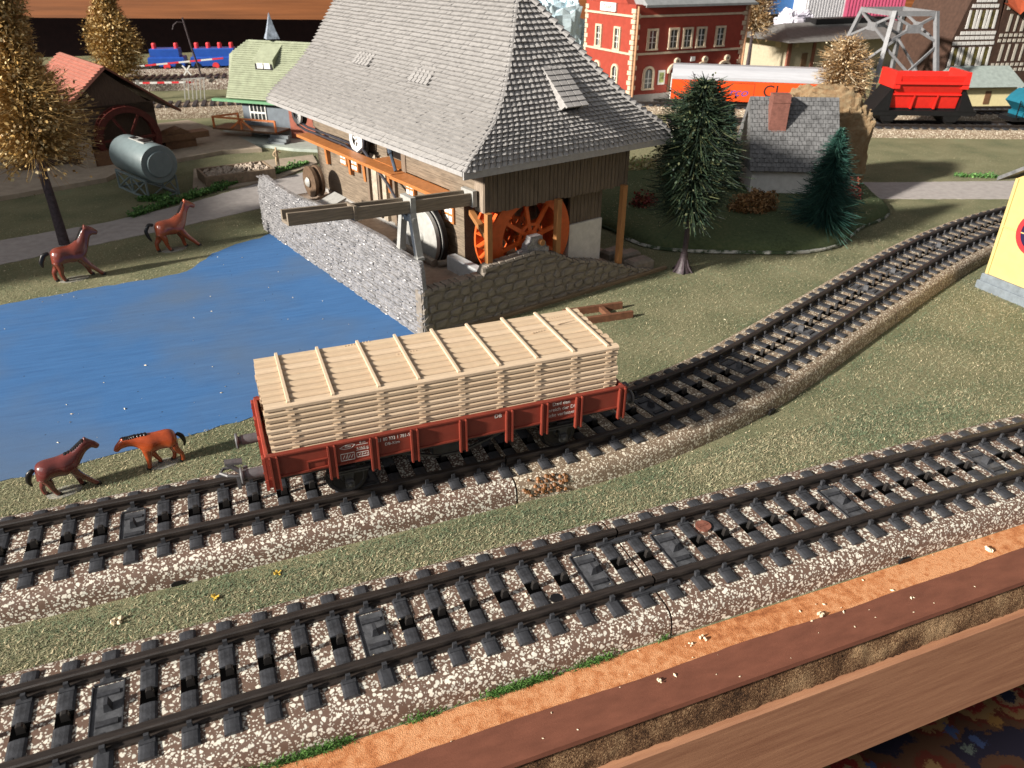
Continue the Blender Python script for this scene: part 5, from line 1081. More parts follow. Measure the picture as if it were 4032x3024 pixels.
te = thing('hopper_wagon', 'teal blue hopper wagon cut off by the right edge', 'wagon', (60.9, 34.3, .93), math.radians(-19))
M_TEAL = mat('teal_paint', (.012, .13, .19), .4, .08, 3, .03, 10, .45)
build1('hopper', M_TEAL, te, lambda m: (m.prism([(-1.35, .9), (1.35, .9), (1.35, 2.2), (.8, 2.75), (-.8, 2.75), (-1.35, 2.2)], (-4, 6), 'x'), m.prism([(-4, .95), (-4.9, 1.75), (-4.6, 2.2), (-4, 2.7)], (-1.2, 1.2), 'y'), m.box(-3.2, 5, -1.41, -1.35, 1.0, 2.15), m.box(-4.2, 6, -1.38, 1.38, .62, .92)))
build1('chassis', M_BLACK, te, lambda m: (m.box(-5.2, 6, -1.0, 1.0, .3, .62), m.bar((-5.1, -1.2, .6), (-5.1, -1.2, 2.0), .07), m.bar((-5.1, -1.2, 1.6), (-4.0, -1.2, 1.35), .06)))
for x in (-3.2, -2.0, 3.): build1('wheel', M_BLACK, te, lambda m: m.cyl((x, -.9, .45), .47, .2, 'y', 18))
for b, x, s in (('ABC', -.6, .5), ('29 80', -2.4, .3), ('0 734', -2.4, .22), ('Silo', .5, .3)):
    text('lettering', b if b != 'ABC' else 'VTG', s, M_WHITEPL, te, face_M((x, -1.415, 1.5 if s > .4 else (1.55 if s == .3 else 1.22)), (1, 0, 0)))
# ---- orange coach
oc = thing('orange_coach', 'long orange coach with silver roof, blue script and black letters before the station', 'coach', (34.1, 53.9, .93), math.radians(-32.5))
M_ORG = mat('coach_orange', (.72, .075, .012), .35, .05, 3, .02, 10, .5); M_SILV = mat('coach_silver', (.40, .41, .44), .35, .06, 2, .05, 12, .5, stretch=(.3, 4, 4))
build1('body', M_ORG, oc, lambda m: m.box(0, 17, 0, 3.0, .35, 2.15))
build1('roof', M_SILV, oc, lambda m: m.prism([(-.05, 2.15), (-.05, 2.42), (.02, 2.5), (.35, 3.0), (.9, 3.3), (2.1, 3.3), (2.7, 2.95), (3.05, 2.4), (3.05, 2.15)], (-.05, 17), 'x'))
build1('end_frame', M_WHITEPL, oc, lambda m: m.box(-.12, -.04, .05, 2.95, .35, 2.3))
build1('underframe', M_BLACK, oc, lambda m: (m.box(.2, 16.8, .3, 2.7, 0, .36), [m.cyl((x, .45, .35), .46, .2, 'y', 16) for x in (1.4, 3.2, 13, 15)]))
M_BLU = mat('script_blue', (.05, .06, .30), .5, .1, 3); M_BLK = mat('letter_black', (.015, .012, .012), .5, .1, 3)
text('lettering', 'rco', 1.0, M_BLU, oc, face_M((6.1, -.006, 1.15), (1, 0, 0)), shear=.35, sx=1.25); text('lettering', 'CI', 1.5, M_BLK, oc, face_M((9.0, -.006, 1.3), (1, 0, 0))); text('lettering', 'AN', 1.5, M_BLK, oc, face_M((12.6, -.006, 1.3), (1, 0, 0)))
build1('trim_line', M_BLK, oc, lambda m: (m.box(3.4, 7.5, -.006, 0, 1.93, 1.97), m.box(7.5, 7.54, -.006, 0, .5, 1.97)))
# ---- red station
stn = thing('red_station', 'tall red station building with cream window frames, quoins and grey roof', 'station', (30.9, 56.1, 0), math.radians(6))
M_STR = mat('station_red', (.30, .048, .030), .6, .08, 2, .08, 20, .3); M_TRIM = mat('cream_trim', (.58, .47, .34), .6, .12, 4, .1, 20, .3)
FL, SL = 13.4, 8.4
build1('wall', M_STR, stn, lambda m: (m.box(0, FL, 0, SL, 1.4, 9.2), m.prism([(1.2, 9.2), (SL - 1.2, 9.2), (SL / 2, 12)], (-.05, .8), 'x')))
build1('plinth', mat('station_plinth', (.40, .38, .36), .7, .1, 3, .1, 12), stn, lambda m: m.box(-.12, FL + .1, -.12, SL + .1, 0, 1.42))
build1('platform', M_PAVE, stn, lambda m: m.box(-1.5, FL + 3, -1.2, SL, 0, .35))
for z in (4.95, 8.15): build1('string_course', M_TRIM, stn, lambda m: (m.box(-.12, FL + .05, -.14, 0, z, z + .18), m.box(-.14, 0, 0, SL, z, z + .18)))
rf = build1('roof', mat('station_roof', (.25, .265, .27), .5, .12, 2, .1, 14), stn, lambda m: (m.add([(.8, -.7, 9.15), (FL + .5, -.7, 9.15), (FL - 2.5, SL / 2, 12.6), (.8, SL / 2, 12.6), (.8, SL + .7, 9.15), (FL + .5, SL + .7, 9.15)], [(0, 1, 2, 3), (3, 2, 5, 4), (1, 5, 2), (0, 3, 4), (0, 4, 5, 1)]), m.box(.6, FL + .5, -.78, -.66, 9.0, 9.2)))
for x in (.18, FL): build1('drainpipe', mat('pipe_copper', (.50, .27, .15), .45, .1, 4), stn, lambda m: m.cyl((x, -.2, 5), .1, 8.2, 'z', 10))
def stn_window(x, z, w, h, side, arch):
    fr = MB(); P = (lambda a, b, c: (a, -b, c)) if side == 'f' else (lambda a, b, c: (-b, a, c))
    def bx(m, x0, x1, d0, d1, z0, z1):
        if side == 'f': m.box(x0, x1, -d1, -d0, z0, z1)
        else: m.box(-d1, -d0, x0, x1, z0, z1)
    e = .2
    bx(fr, x - w / 2 - e, x - w / 2, .0, .16, z, z + h); bx(fr, x + w / 2, x + w / 2 + e, .0, .16, z, z + h); bx(fr, x - w / 2 - e - .05, x + w / 2 + e + .05, 0, .2, z - .14, z)
    if arch:
        K = 10
        for i in range(K):
            a0, a1 = PI * i / K, PI * (i + 1) / K; rr = w / 2
            q = [(x + (rr + o) * math.cos(a), d, z + h + (rr + o) * math.sin(a)) for d in (0, .16) for a in (a0, a1) for o in (0, e)]
            fr.add([P(*p) for p in q], [(0, 1, 3, 2), (4, 6, 7, 5), (1, 5, 7, 3), (0, 2, 6, 4)])
    else: bx(fr, x - w / 2 - e, x + w / 2 + e, 0, .16, z + h, z + h + .18)
    o = fr.build('window', M_TRIM, stn); gl = MB(); bx(gl, x - w / 2, x + w / 2, 0, .03, z, z + h + (w * .35 if arch else 0)); gl.build('pane', M_GLASS, o)
    mu = MB(); bx(mu, x - .04, x + .04, .03, .07, z, z + h + (w * .3 if arch else 0))
    for k in (.33, .62): bx(mu, x - w / 2, x + w / 2, .03, .06, z + h * k, z + h * k + .05)
    mu.build('glazing_bar', M_WHITEPL, o)
for x in (2.1, 4.55, 6.2, 7.85, 10.2): stn_window(x, 5.45, .8, 1.55, 'f', False)
stn_window(2.0, 1.95, .9, 1.35, 'f', True)
for y in (2.6, 5.8): stn_window(y, 5.3, .7, 1.75, 's', False); stn_window(y, 1.8, .75, 1.6, 's', True)
for x in (5.0, 8.4, 11.2):   # arched doors with scroll tops
    build1('door', M_BROWNPL, stn, lambda m: m.box(x - .6, x + .6, -.06, 0, .4, 3.2))
    build1('door_arch', M_TRIM, stn, lambda m: (m.lathe([(.62, -.25), (.85, -.25), (.85, 0), (.62, 0)], (x, 0, 3.2), 'y', 14, a0=0, a1=PI), m.lathe([(.1, -.3), (.3, -.3), (.3, 0), (.1, 0)], (x + .2, 0, 4.25), 'y', 12)))
build1('poster', M_WHITEPL, stn, lambda m: m.box(3.15, 3.95, -.1, 0, 2.2, 3.5)); build1('poster_print', mat('poster_green', (.30, .36, .12), .5, .6, 3), stn, lambda m: m.box(3.28, 3.82, -.115, -.1, 2.4, 3.3))
build1('name_plate', M_WHITEPL, stn, lambda m: m.box(-.2, -.05, 3.0, 5.6, 8.45, 9.2))
text('lettering', 'Talheim', .5, M_BLK, stn, face_M((-.205, 4.3, 8.82), (0, -1, 0)), sx=.9)
build1('lamp_box', M_WHITEPL, stn, lambda m: m.box(6.9, 7.4, -.12, 0, 4.15, 4.55))
m = MB(); r = random.Random(2)
for c, s in ((0, 1), (FL, -1)):
    for k in range(17): a = .55 if k % 2 else .32; m.box(min(c, c + s * a) - (.05 if s > 0 else 0), max(c, c + s * a) + (0 if s > 0 else .05), -.07, .0, 1.45 + .44 * k, 1.45 + .44 * k + .38)
for k in range(17): a = .55 if k % 2 == 0 else .32; m.box(-.07, 0, 0, a, 1.45 + .44 * k, 1.45 + .44 * k + .38); m.box(-.07, 0, SL - a, SL, 1.45 + .44 * k, 1.45 + .44 * k + .38)
m.build('quoins', M_TRIM, stn, kind='stuff')
# ---- icy blue rock arch behind the mill
M_ICE = mat('pale_blue_rock', (.62, .76, .82), .6, .1, 1.2, .3, 4, .3)
rock('pale_blue_rock', 'pale icy blue rock with a pointed top behind the sawmill roof', 'rock', (34.8, 82.5, 0), 3.2, 2.4, 8.2, 2, M_ICE, .22, 0, 22)
rock('pale_blue_rock', 'lower pale icy blue rock hump beside the red station', 'rock', (40.2, 83.2, 0), 3.8, 2.2, 5.4, 6, M_ICE, .22, 0, 22)
# ---- silver lattice tower
tw = thing('lattice_tower', 'silver grey riveted lattice tower with crossed braces behind the red tipper', 'tower', (55.5, 49.5, 0))
M_TWR = mat('tower_silver', (.21, .215, .225), .35, .12, 3, .06, 14, .5)
Bc = [Vector((-6.0, -4.6, 0)), Vector((1.2, -6.0, 0)), Vector((4.6, 3.6, 0)), Vector((-3.2, 5.2, 0))]; Tc = [Vector((-3.3, -2.6, 8.9)), Vector((.6, -3.6, 8.9)), Vector((2.4, 2.0, 8.9)), Vector((-2.0, 2.6, 8.9))]
at = lambda i, t: Bc[i].lerp(Tc[i], t)
for i in range(4): build1('leg', M_TWR, tw, lambda m: (m.bar(Bc[i], Tc[i], .36, .36)))
for i in range(4):
    j = (i + 1) % 4
    build1('top_beam', M_TWR, tw, lambda m: m.bar(at(i, .98), at(j, .98), .26, .42))
    for a, b in ((.12, .68), (.72, .96)):
        build1('brace', M_TWR, tw, lambda m: m.bar(at(i, a), at(j, b), .12, .22)); build1('brace', M_TWR, tw, lambda m: m.bar(at(j, a), at(i, b), .12, .22))
        c = (at(i, a) + at(j, b) + at(j, a) + at(i, b)) / 4; ax = (at(j, a) - at(i, a)).normalized(); nn = ax.cross(Z3)
        build1('gusset_plate', M_TWR, tw, lambda m: m.bar(c - nn * .12, c + nn * .12, .7 if a < .5 else 1.4, .7))
# ---- long low shed, half-timbered house, cream hut, boxes
sh = thing('goods_shed', 'long low cream shed with brown corner posts and wide dark grey roof', 'shed', (62.6, 72.5, 0), math.radians(4))
build1('wall', mat('shed_wall', (.40, .35, .25), .65, .08, 3, .06, 16), sh, lambda m: (m.box(0, 22, 0, 9, 0, 3.9)))
for x, y in ((0, 0), (4.0, 0), (0, 8.9)): build1('corner_post', mat('post_redbrown', (.25, .09, .06), .6, .12, 3), sh, lambda m: m.box(x - .25, x + .25, y - .1, y + .2, 0, 3.95))
build1('roof', mat('shed_roof', (.17, .17, .165), .6, .15, 2, .1, 10), sh, lambda m: m.add([(-2.2, -2.0, 3.8), (24, -2.0, 3.8), (22, 4.5, 5.4), (2.6, 4.5, 5.4), (-2.2, 11, 3.8), (24, 11, 3.8)], [(0, 1, 2, 3), (3, 2, 5, 4), (1, 5, 2), (0, 3, 4), (0, 4, 5, 1)]))
build1('ridge_vent', M_BLACK, sh, lambda m: m.box(7, 20, 3.4, 5.4, 5.2, 5.85))
build1('door', M_BROWNPL, sh, lambda m: m.box(2.2, 3.1, -.06, 0, .4, 2.3))
for x in (.8, 5.0): build1('window', M_TRIM, sh, lambda m: m.box(x, x + .6, -.05, 0, 3.0, 3.5))
for y in (1.6, 5.4): build1('window', M_TRIM, sh, lambda m: m.box(-.05, 0, y, y + 1, 2.9, 3.5))
ht = thing('half_timbered_house', 'tall dark half timbered house with white panels and red gable roof at the top right', 'house', (69.2, 49.6, 0), math.radians(-8))
M_TIM = mat('timber_dark', (.060, .032, .022), .6, .2, 3, .1, 12); M_PAN = mat('panel_white', (.66, .65, .62), .6, .06, 3)
LF = lerp_tab([(0, 5.2), (5.6, 5.2), (6.4, 4.4), (9, 3.3), (9.4, 2.4), (12, 2.2)])      # width of the lit gable by height
build1('wall', M_TIM, ht, lambda m: (m.box(-5.2, 9, 0, 8, 0, 6.0), m.prism([(-5.2, 6.0), (0, 6.0), (-.4, 9.4), (-1.2, 12.5), (-3.2, 12.5), (-4.2, 9.4)], (0, 8), 'y')))
m = MB(); mg = MB()
for (z0, z1), nb in zip(((.5, 2.4), (3.4, 5.2), (6.9, 8.6), (9.9, 11.6)), (4, 4, 3, 2)):
    w = LF((z0 + z1) / 2); xc = -2.6 if z0 < 6 else -2.35; x0 = xc - w / 2 + .15; st = (w - .3) / nb
    for k in range(nb):
        a = x0 + st * k; b = a + st
        m.prism([(a + .04, z0), (a + .36, z0), (a + .30, z1), (a + .10, z1)], (-.05, 0), 'y'); m.prism([(b - .30, z0), (b - .04, z0), (b - .10, z1), (b - .36, z1)], (-.05, 0), 'y')
        mg.box(a + .4, b - .4, -.03, 0, z0 + .1, z1 - .05)
for z in (2.6, 3.0, 5.4, 5.9, 6.35, 8.8, 9.3):
    w = LF(z); xc = -2.6 if z < 6 else -2.35; n = max(3, int(w / .56))
    for k in range(n): a = xc - w / 2 + .1 + (w - .2) / n * k; m.box(a + .05, a + (w - .2) / n - .05, -.05, 0, z, z + .32)
m.build('white_panels', M_PAN, ht, kind='stuff'); mg.build('windows', mat('window_amber', (.12, .10, .03), .2, .5, 2, 0, 10, .6), ht, kind='stuff')
m = MB()
for z in (2.8, 3.3, 5.6, 6.1, 8.6):
    x = .3
    while x < 8.5: m.box(x, x + .34, -.05, 0, z, z + .3); x += .6
for x in (.9, 2.6, 4.3, 6.0, 7.6):
    for z in (3.8, 6.6, 9.2): m.box(x, x + .3, -.05, 0, z, z + 1.6); m.box(x + .9, x + 1.1, -.05, 0, z, z + 1.6)
m.build('side_panels', mat('panel_white_shaded', (.45, .42, .36), .6, .1, 3), ht, kind='stuff')  # white panels greyed to paint in the shade of this face
build1('upper_wall', M_TIM, ht, lambda m: m.box(-.0, 9, .02, 8, 6.0, 11.5))
build1('roof', mat('roof_red', (.42, .085, .035), .55, .12, 3, .1, 12), ht, lambda m: (m.add([(-.2, -.5, 9.2), (2.6, -.5, 9.2), (3.6, 2.5, 13.6), (-.6, 2.5, 13.6), (1.2, -.9, 8.2), (-.2, .1, 9.2), (2.6, .1, 9.2)], [(0, 4, 3), (4, 1, 2, 3), (0, 5, 6, 1, 4)]),))
build1('base_arches', M_WHITEPL, ht, lambda m: [m.prism([(x, 0), (x + .7, 0), (x + .7, 1.2), (x + .35, 1.6), (x, 1.2)], (-.06, 0), 'y') for x in (1.4, 4.4, 7.0)], kind='stuff')
cr_ = thing('cream_hut', 'small cream hut with grey green roof behind the tipper wagon', 'hut', (63.4, 44.6, 0), math.radians(-14))
build1('wall', mat('hut_cream', (.66, .58, .33), .6, .06, 3), cr_, lambda m: (m.box(-2.6, 3.4, 0, 4, 0, 2.5)))
build1('roof', mat('hut_roof', (.28, .33, .31), .55, .12, 3, .1, 12), cr_, lambda m: m.add([(-3.2, -.7, 2.35), (3.8, -.7, 2.35), (3.6, 2.2, 3.9), (-2.6, 2.2, 3.9), (-3.2, 4.7, 2.35), (3.8, 4.7, 2.35)], [(0, 1, 2, 3), (3, 2, 5, 4), (1, 5, 2), (0, 3, 4), (0, 4, 5, 1)]))
build1('window', M_BROWNPL, cr_, lambda m: m.box(.2, .8, -.05, 0, .7, 1.9))
sg = thing('signal_post', 'small black dwarf signal post beside the far right track', 'signal', (57.2, 34.6, 0)); build1('mast', M_BLACK, sg, lambda m: (m.tube([(0, 0, 0), (0, 0, 2.6)], [.09, .05], 6),)); build1('lamp_head', M_BLACK, sg, lambda m: (m.box(-.25, .25, -.15, .15, 1.0, 1.55), m.box(-.16, .16, -.12, .12, 1.75, 2.1)))
for nm, lb, x, y, w, d, z0, z1, c in (('blue_box', 'blue plastic box behind the long shed at the top edge', 71.5, 87, 9.6, 3, 5.7, 9.5, (.04, .16, .42)), ('white_box', 'white ribbed box right of the blue one at the top edge', 77.2, 83.6, 7.2, 4, 5.15, 9.5, (.62, .62, .64)), ('pink_box', 'magenta pink ribbed box at the top edge above the lattice tower', 83.6, 81.5, 8.2, 4, 5.1, 9.6, (.42, .08, .15))):
    t = thing(nm, lb, 'box', (x, y, 0), math.radians(-5 if nm != 'pink_box' else -24)); mt = mat(nm + '_plastic', c, .45, .08, 2, .05, 10)
    build1('shell', mt, t, lambda m: m.box(-w / 2, w / 2, 0, d, z0, z1, ch=.3)); build1('stand', M_BLACK, t, lambda m: m.box(-w / 2 + .5, w / 2 - .5, .5, d - .5, 0, z0))
    if nm != 'blue_box': build1('ribs', mt, t, lambda m: [m.box(-w / 2 + .3 + .45 * k, -w / 2 + .5 + .45 * k, -.1, 0, z0 + .2, z1 - .3) for k in range(int(w / .45) - 1)], kind='stuff')
rock('white_cloth', 'crumpled white and lavender cloth bundle on the shed roof', 'cloth', (69.2, 80.5, 4.4), 2.2, 1.6, 2.1, 9, mat('cloth_white', (.68, .66, .74), .8, .12, .5, .3, 2, .1), .3, 0, 18)

# ---------------------------------------------------------------- left background
# barn with red waterwheel
ba = thing('mill_barn', 'dark brown barn with salmon pink roof and big red waterwheel at the left', 'barn', (-13.4, 50.3, 0), math.radians(20))
M_BARN = mat('barn_brown', (.085, .055, .038), .6, .25, 3, .25, 9, .3, stretch=(6, 6, .7)); M_SALM = mat('roof_salmon', (.42, .17, .125), .6, .12, 2, .1, 14); M_RTILE = mat('roof_brown_red', (.18, .062, .040), .6, .25, 3, .2, 10)
build1('wall', M_BARN, ba, lambda m: (m.box(-3.2, 2.9, 0, 10, .3, 3.9), m.prism([(-2.5, 3.9), (2.9, 3.1), (2.9, 3.6), (0, 6.1)], (.0, 10), 'y'), m.box(-6.5, -3.2, .6, 10, .3, 3.6)))
rf = build1('roof', M_SALM, ba, lambda m: (m.add([(.1, -.35, 6.25), (-2.6, -.35, 4.1), (-2.6, 10.2, 4.1), (.1, 10.2, 6.25), (.1, -.35, 6.4), (-2.75, -.35, 4.15), (-2.75, 10.2, 4.15), (.1, 10.2, 6.4)], [(0, 1, 2, 3), (4, 7, 6, 5), (0, 4, 5, 1), (1, 5, 6, 2)])))
m = MB(); r = random.Random(6)
for k in range(13):
    a, b = k / 13, (k + 1.15) / 13; P = lambda t, y, o: (.1 - 2.85 * t - .1 * o, y, 6.4 - 2.25 * t + .1 * o * 1.2)
    for j in range(24): y0, y1 = -.35 + j * .44, -.35 + j * .44 + .42; m.add([P(b, y0, 1), P(b, y1, 1), P(a, y1, .2), P(a, y0, .2), P(b, y0, -.1), P(b, y1, -.1)], [(0, 1, 2, 3), (4, 5, 1, 0), (4, 0, 3)])
m.build('roof_tiles', M_SALM, rf, kind='stuff')
build1('roof', M_RTILE, ba, lambda m: m.add([(.1, -.4, 6.3), (4.6, -.4, 3.0), (4.6, 10.2, 3.0), (.1, 10.2, 6.3), (.1, -.4, 6.45), (4.65, -.4, 3.15), (4.65, 10.2, 3.15), (.1, 10.2, 6.45)], [(0, 3, 2, 1), (4, 5, 6, 7), (0, 1, 5, 4), (1, 2, 6, 5)]))
m = MB()
for k in range(9):
    for j in range(15): x = -2.9 - .42 * k; z = 4.35 - .22 * k; m.box(x - .44, x, .9 + .6 * j, .9 + .6 * j + .55, z - .14 + .03 * (j % 2), z + .05)
m.build('roof_tiles', M_RTILE, ba, kind='stuff')
M_RW = mat('wheel_red_shaded', (.085, .016, .012), .45, .15, 3, .1, 12)  # red darkened so the colour carries the wheel's shade
w = MB()
for y in (-.35, .35): w.lathe([(1.75, y - .08), (2.15, y - .08), (2.15, y + .08), (1.75, y + .08), (1.75, y - .08)], (0, 0, 0), 'y', 36)
wl = w.build('waterwheel', M_RW, ba, loc=(.5, -.75, 1.75))
for k in range(18): a = 2 * PI * k / 18; build1('bucket', M_RW, wl, lambda m: m.bar((1.78 * math.cos(a), 0, 1.78 * math.sin(a)), (2.13 * math.cos(a + .1), 0, 2.13 * math.sin(a + .1)), .7, .07))
for k in range(6): a = 2 * PI * k / 6; build1('spoke', M_RW, wl, lambda m: m.bar((0, -.3, 0), (1.76 * math.cos(a), -.3, 1.76 * math.sin(a)), .16, .16))
build1('pier', M_CONC, ba, lambda m: (m.box(-2.7, -2.2, -1.6, .0, 0, 1.75), )); build1('pier', M_BROWNPL, ba, lambda m: m.box(-2.2, -.9, -1.5, 0, 0, 1.2))
build1('side_flume', M_BROWNPL, ba, lambda m: (m.box(2.9, 6.6, .2, 1.3, .9, 1.35), m.box(3.3, 5.6, .4, 2.2, 0, .9), m.prism([(2.9, 1.3), (5.4, 1.3), (4.6, 1.75)], (.4, 1.6), 'y')))
build1('base_plate', M_CONC, ba, lambda m: m.add([(x, y, z) for z in (.28, 0) for x, y in ((-9, -5.4), (-2.6, -4.9), (-1.0, -3.2), (6.5, -2.2), (9.0, -3.4), (9.5, 2), (9, 11), (-9, 11))], [tuple(range(8))] + [(i, i + 8, (i + 1) % 8 + 8, (i + 1) % 8) for i in range(8)]))
# grey tank on lattice stand
ta = thing('grey_tank', 'grey blue cylindrical tank lying on a small lattice stand on the grass', 'tank', (-11.6, 41.7, 0), math.radians(-64))
M_TANK = mat('tank_grey', (.19, .245, .255), .45, .08, 2, .06, 14, .45)
tk = build1('shell', M_TANK, ta, lambda m: m.lathe([(1e-3, -2.55), (.5, -2.5), (.95, -2.3), (1.12, -2.0), (1.15, -1.9), (1.15, 2.3), (1.1, 2.38), (1e-3, 2.38)], (0, 0, 2.05), 'x', 36), smooth=True)
build1('end_disc', M_TANK, tk, lambda m: m.lathe([(.78, 2.38), (.78, 2.46), (.74, 2.5), (1e-3, 2.5)], (0, 0, 2.05), 'x', 30))
build1('hatch', M_GREYPL, tk, lambda m: (m.box(-.7, .5, -.25, .3, 3.12, 3.22), m.box(.5, 1.5, -.3, .3, 3.15, 3.24))); build1('hatch_lid', M_BLACK, tk, lambda m: (m.box(.6, 1.4, -.24, .24, 3.24, 3.3), m.box(-.6, -.1, -.2, .1, 3.22, 3.27)))
for y in (-.95, .95):
    fr = build1('stand_frame', M_TANK, ta, lambda m: (m.bar((-2.0, y, .06), (2.1, y, .06), .1, .12), m.bar((-2.0, y, 1.15), (2.1, y, 1.15), .1, .12), m.bar((-2.0, y, 0), (-2.0, y, 1.2), .1), m.bar((2.1, y, 0), (2.1, y, 1.2), .1), m.bar((.05, y, 0), (.05, y, 1.2), .08), m.bar((-2, y, .1), (0, y, 1.1), .07), m.bar((0, y, .1), (-2, y, 1.1), .07), m.bar((2.1, y, .1), (.1, y, 1.1), .07), m.bar((.1, y, .1), (2.1, y, 1.1), .07)))
for x in (-2.0, 2.1): build1('end_frame', M_TANK, ta, lambda m: (m.bar((x, -.95, .06), (x, .95, .06), .09), m.bar((x, -.95, .1), (x, .95, 1.1), .06), m.bar((x, .95, .1), (x, -.95, 1.1), .06)))
# gravel box
gb = thing('gravel_box', 'open brown trough full of pale gravel on a tan base plate', 'trough', (-6.1, 42.6, 0), math.radians(10))
M_GB = mat('trough_brown', (.24, .18, .125), .6, .2, 3, .2, 10, .3)
build1('base_plate', M_CONC, gb, lambda m: m.add([(x, y, z) for z in (.10, 0) for x, y in ((-3.1, -1.0), (-2.4, -1.9), (0, -2.0), (2.6, -1.2), (6, 1.5), (6.5, 4), (-2, 4))], [tuple(range(7))] + [(i, i + 7, (i + 1) % 7 + 7, (i + 1) % 7) for i in range(7)]))
for a in ((-2.3, 2.2, -1.3, -1.12), (-2.3, 2.2, 1.12, 1.3), (-2.3, -2.12, -1.12, 1.12), (2.02, 2.2, -1.12, 1.12)): build1('side_board', M_GB, gb, lambda m: m.box(*a, .1, .75, ch=.03))
r = random.Random(4); m = MB()
for i in range(170): q = r.uniform(.09, .19); m.lathe([(1e-3, -q), (q, 0), (q * .6, q * .6), (1e-3, q * .8)], (r.uniform(-2, 1.9), r.uniform(-1, 1), .58 + r.uniform(0, .12)), r.choice('xyz'), 5)
m.build('gravel', mat('pale_gravel', (.42, .35, .28), .8, .3, 4), gb, kind='stuff')
# statuette on the path
fg = thing('person', 'small unpainted tan figure standing with one arm raised behind the pond wall', 'figurine', (-3.3, 43.9, .1), .4)
M_FIG = mat('figure_tan', (.50, .37, .23), .55, .1, 4, .05, 12)
N = [(0, 0, .82, .12, .10), (0, 0, 1.05, .13, .10), (0, 0, 1.24, .12, .08), (0, 0, 1.36, .05, .05), (0, 0, 1.46, .075, .08), (0, 0, 1.55, .06, .07), (-.17, 0, 1.24, .045, .045), (-.24, .04, 1.02, .04, .04), (-.2, -.1, .95, .03, .03), (.17, 0, 1.25, .045, .045), (.28, -.02, 1.1, .04, .04), (.22, -.14, 1.26, .03, .03), (-.07, 0, .72, .075, .08), (-.08, 0, .4, .055, .055), (-.08, 0, .06, .04, .04), (-.08, -.1, .03, .035, .025), (.07, 0, .72, .075, .08), (.08, 0, .4, .055, .055), (.08, 0, .06, .04, .04), (.08, -.1, .03, .035, .025)]
ob('body', skin('body', N, [(0, 1), (1, 2), (2, 3), (3, 4), (4, 5), (2, 6), (6, 7), (7, 8), (2, 9), (9, 10), (10, 11), (0, 12), (12, 13), (13, 14), (14, 15), (0, 16), (16, 17), (17, 18), (18, 19)], M_FIG, sub=1), fg)
# green roofed house
gh = thing('green_house', 'house with pale green mansard roof, dormer, little spire and orange balcony rail', 'house', (-6.1, 57.4, 0), math.radians(-40))
M_GRN = mat('roof_pale_green', (.30, .33, .23), .6, .12, 2.2, .15, 14, .3); M_GEAVE = mat('eave_green', (.13, .30, .16), .5, .1, 3)
def gp_(x, z, o=0.): return (x - .0, (z - 2.95) / 3.95 * 3.6 - o, z + o * .6)
poly = [(.9, 2.95), (10.5, 2.95), (10.5, 6.9), (1.2, 6.9), (-.15, 5.85), (.15, 5.2), (.6, 4.2)]
rf = build1('roof', M_GRN, gh, lambda m: (m.add([gp_(x, z) for x, z in poly] + [gp_(x, z, .12) for x, z in poly], [tuple(range(6, -1, -1)), tuple(range(7, 14))] + [(i, (i + 1) % 7, (i + 1) % 7 + 7, i + 7) for i in range(7)]), m.add([gp_(1.2, 6.9), gp_(10.5, 6.9), (10.5, 7, 3.0), (.9, 7, 3.0), gp_(-.15, 5.85), (.0, 6.0, 5.0)], [(0, 1, 2, 3), (0, 3, 5, 4)])))
m = MB()
for k in range(26):
    z = 3.05 + k * .147; e = 0.9 - .75 * (z - 2.95) / 2.9 if z < 5.85 else -.15 + 1.35 * (z - 5.85) / 1.05
    m.add([gp_(e + .05, z, .13), gp_(10.4, z, .13), gp_(10.4, z, .18), gp_(e + .05, z, .18), gp_(e + .05, z + .13, .13), gp_(10.4, z + .13, .13)], [(0, 1, 2, 3), (3, 2, 5, 4)])
m.build('roof_courses', M_GRN, rf, kind='stuff')
build1('eave_board', M_GEAVE, gh, lambda m: m.box(-.4, 10.5, -.25, .2, 2.72, 2.9))
dm = build1('dormer', M_GRN, rf, lambda m: m.add([(2.7, 1.6, 5.75), (4.5, 1.6, 5.75), (4.5, 3.3, 6.8), (2.7, 3.3, 6.8), (2.75, 1.7, 5.0), (4.45, 1.7, 5.0), (4.45, 3.3, 6.7), (2.75, 3.3, 6.7)], [(0, 1, 2, 3), (4, 5, 1, 0), (5, 6, 2, 1), (4, 0, 3, 7)]))
build1('window', M_BLACK, dm, lambda m: m.box(2.8, 4.4, 1.64, 1.7, 4.98, 5.6)); build1('window_frame', M_WHITEPL, dm, lambda m: (m.box(3.0, 3.55, 1.6, 1.64, 5.1, 5.5), m.box(3.65, 4.2, 1.6, 1.64, 5.1, 5.5)))
sp = build1('spire', mat('spire_slate', (.28, .33, .40), .5, .35, 3, .3, 8), gh, lambda m: m.lathe([(.75, 7.1), (.5, 7.6), (.28, 8.2), (.02, 9.0)], (3.3, 3.7, 0), 'z', 4)); build1('spire_posts', M_BLACK, gh, lambda m: [m.box(3.3 + a - .05, 3.3 + a + .05, 3.65, 3.75, 6.6, 7.15) for a in (-.3, 0, .3)])
build1('wall', mat('wall_slate_blue', (.13, .155, .18), .6, .12, 2, .08, 10), gh, lambda m: m.box(2.0, 6.4, .3, 6, .9, 2.9)); build1('lower_wall', M_WHITEPL, gh, lambda m: m.box(2.4, 6.2, .4, 6, .1, .9))
build1('annex_wall', mat('annex_red', (.26, .075, .045), .6, .15, 3, .2, 10), gh, lambda m: m.box(6.4, 10.4, .1, 6, .0, 2.9))
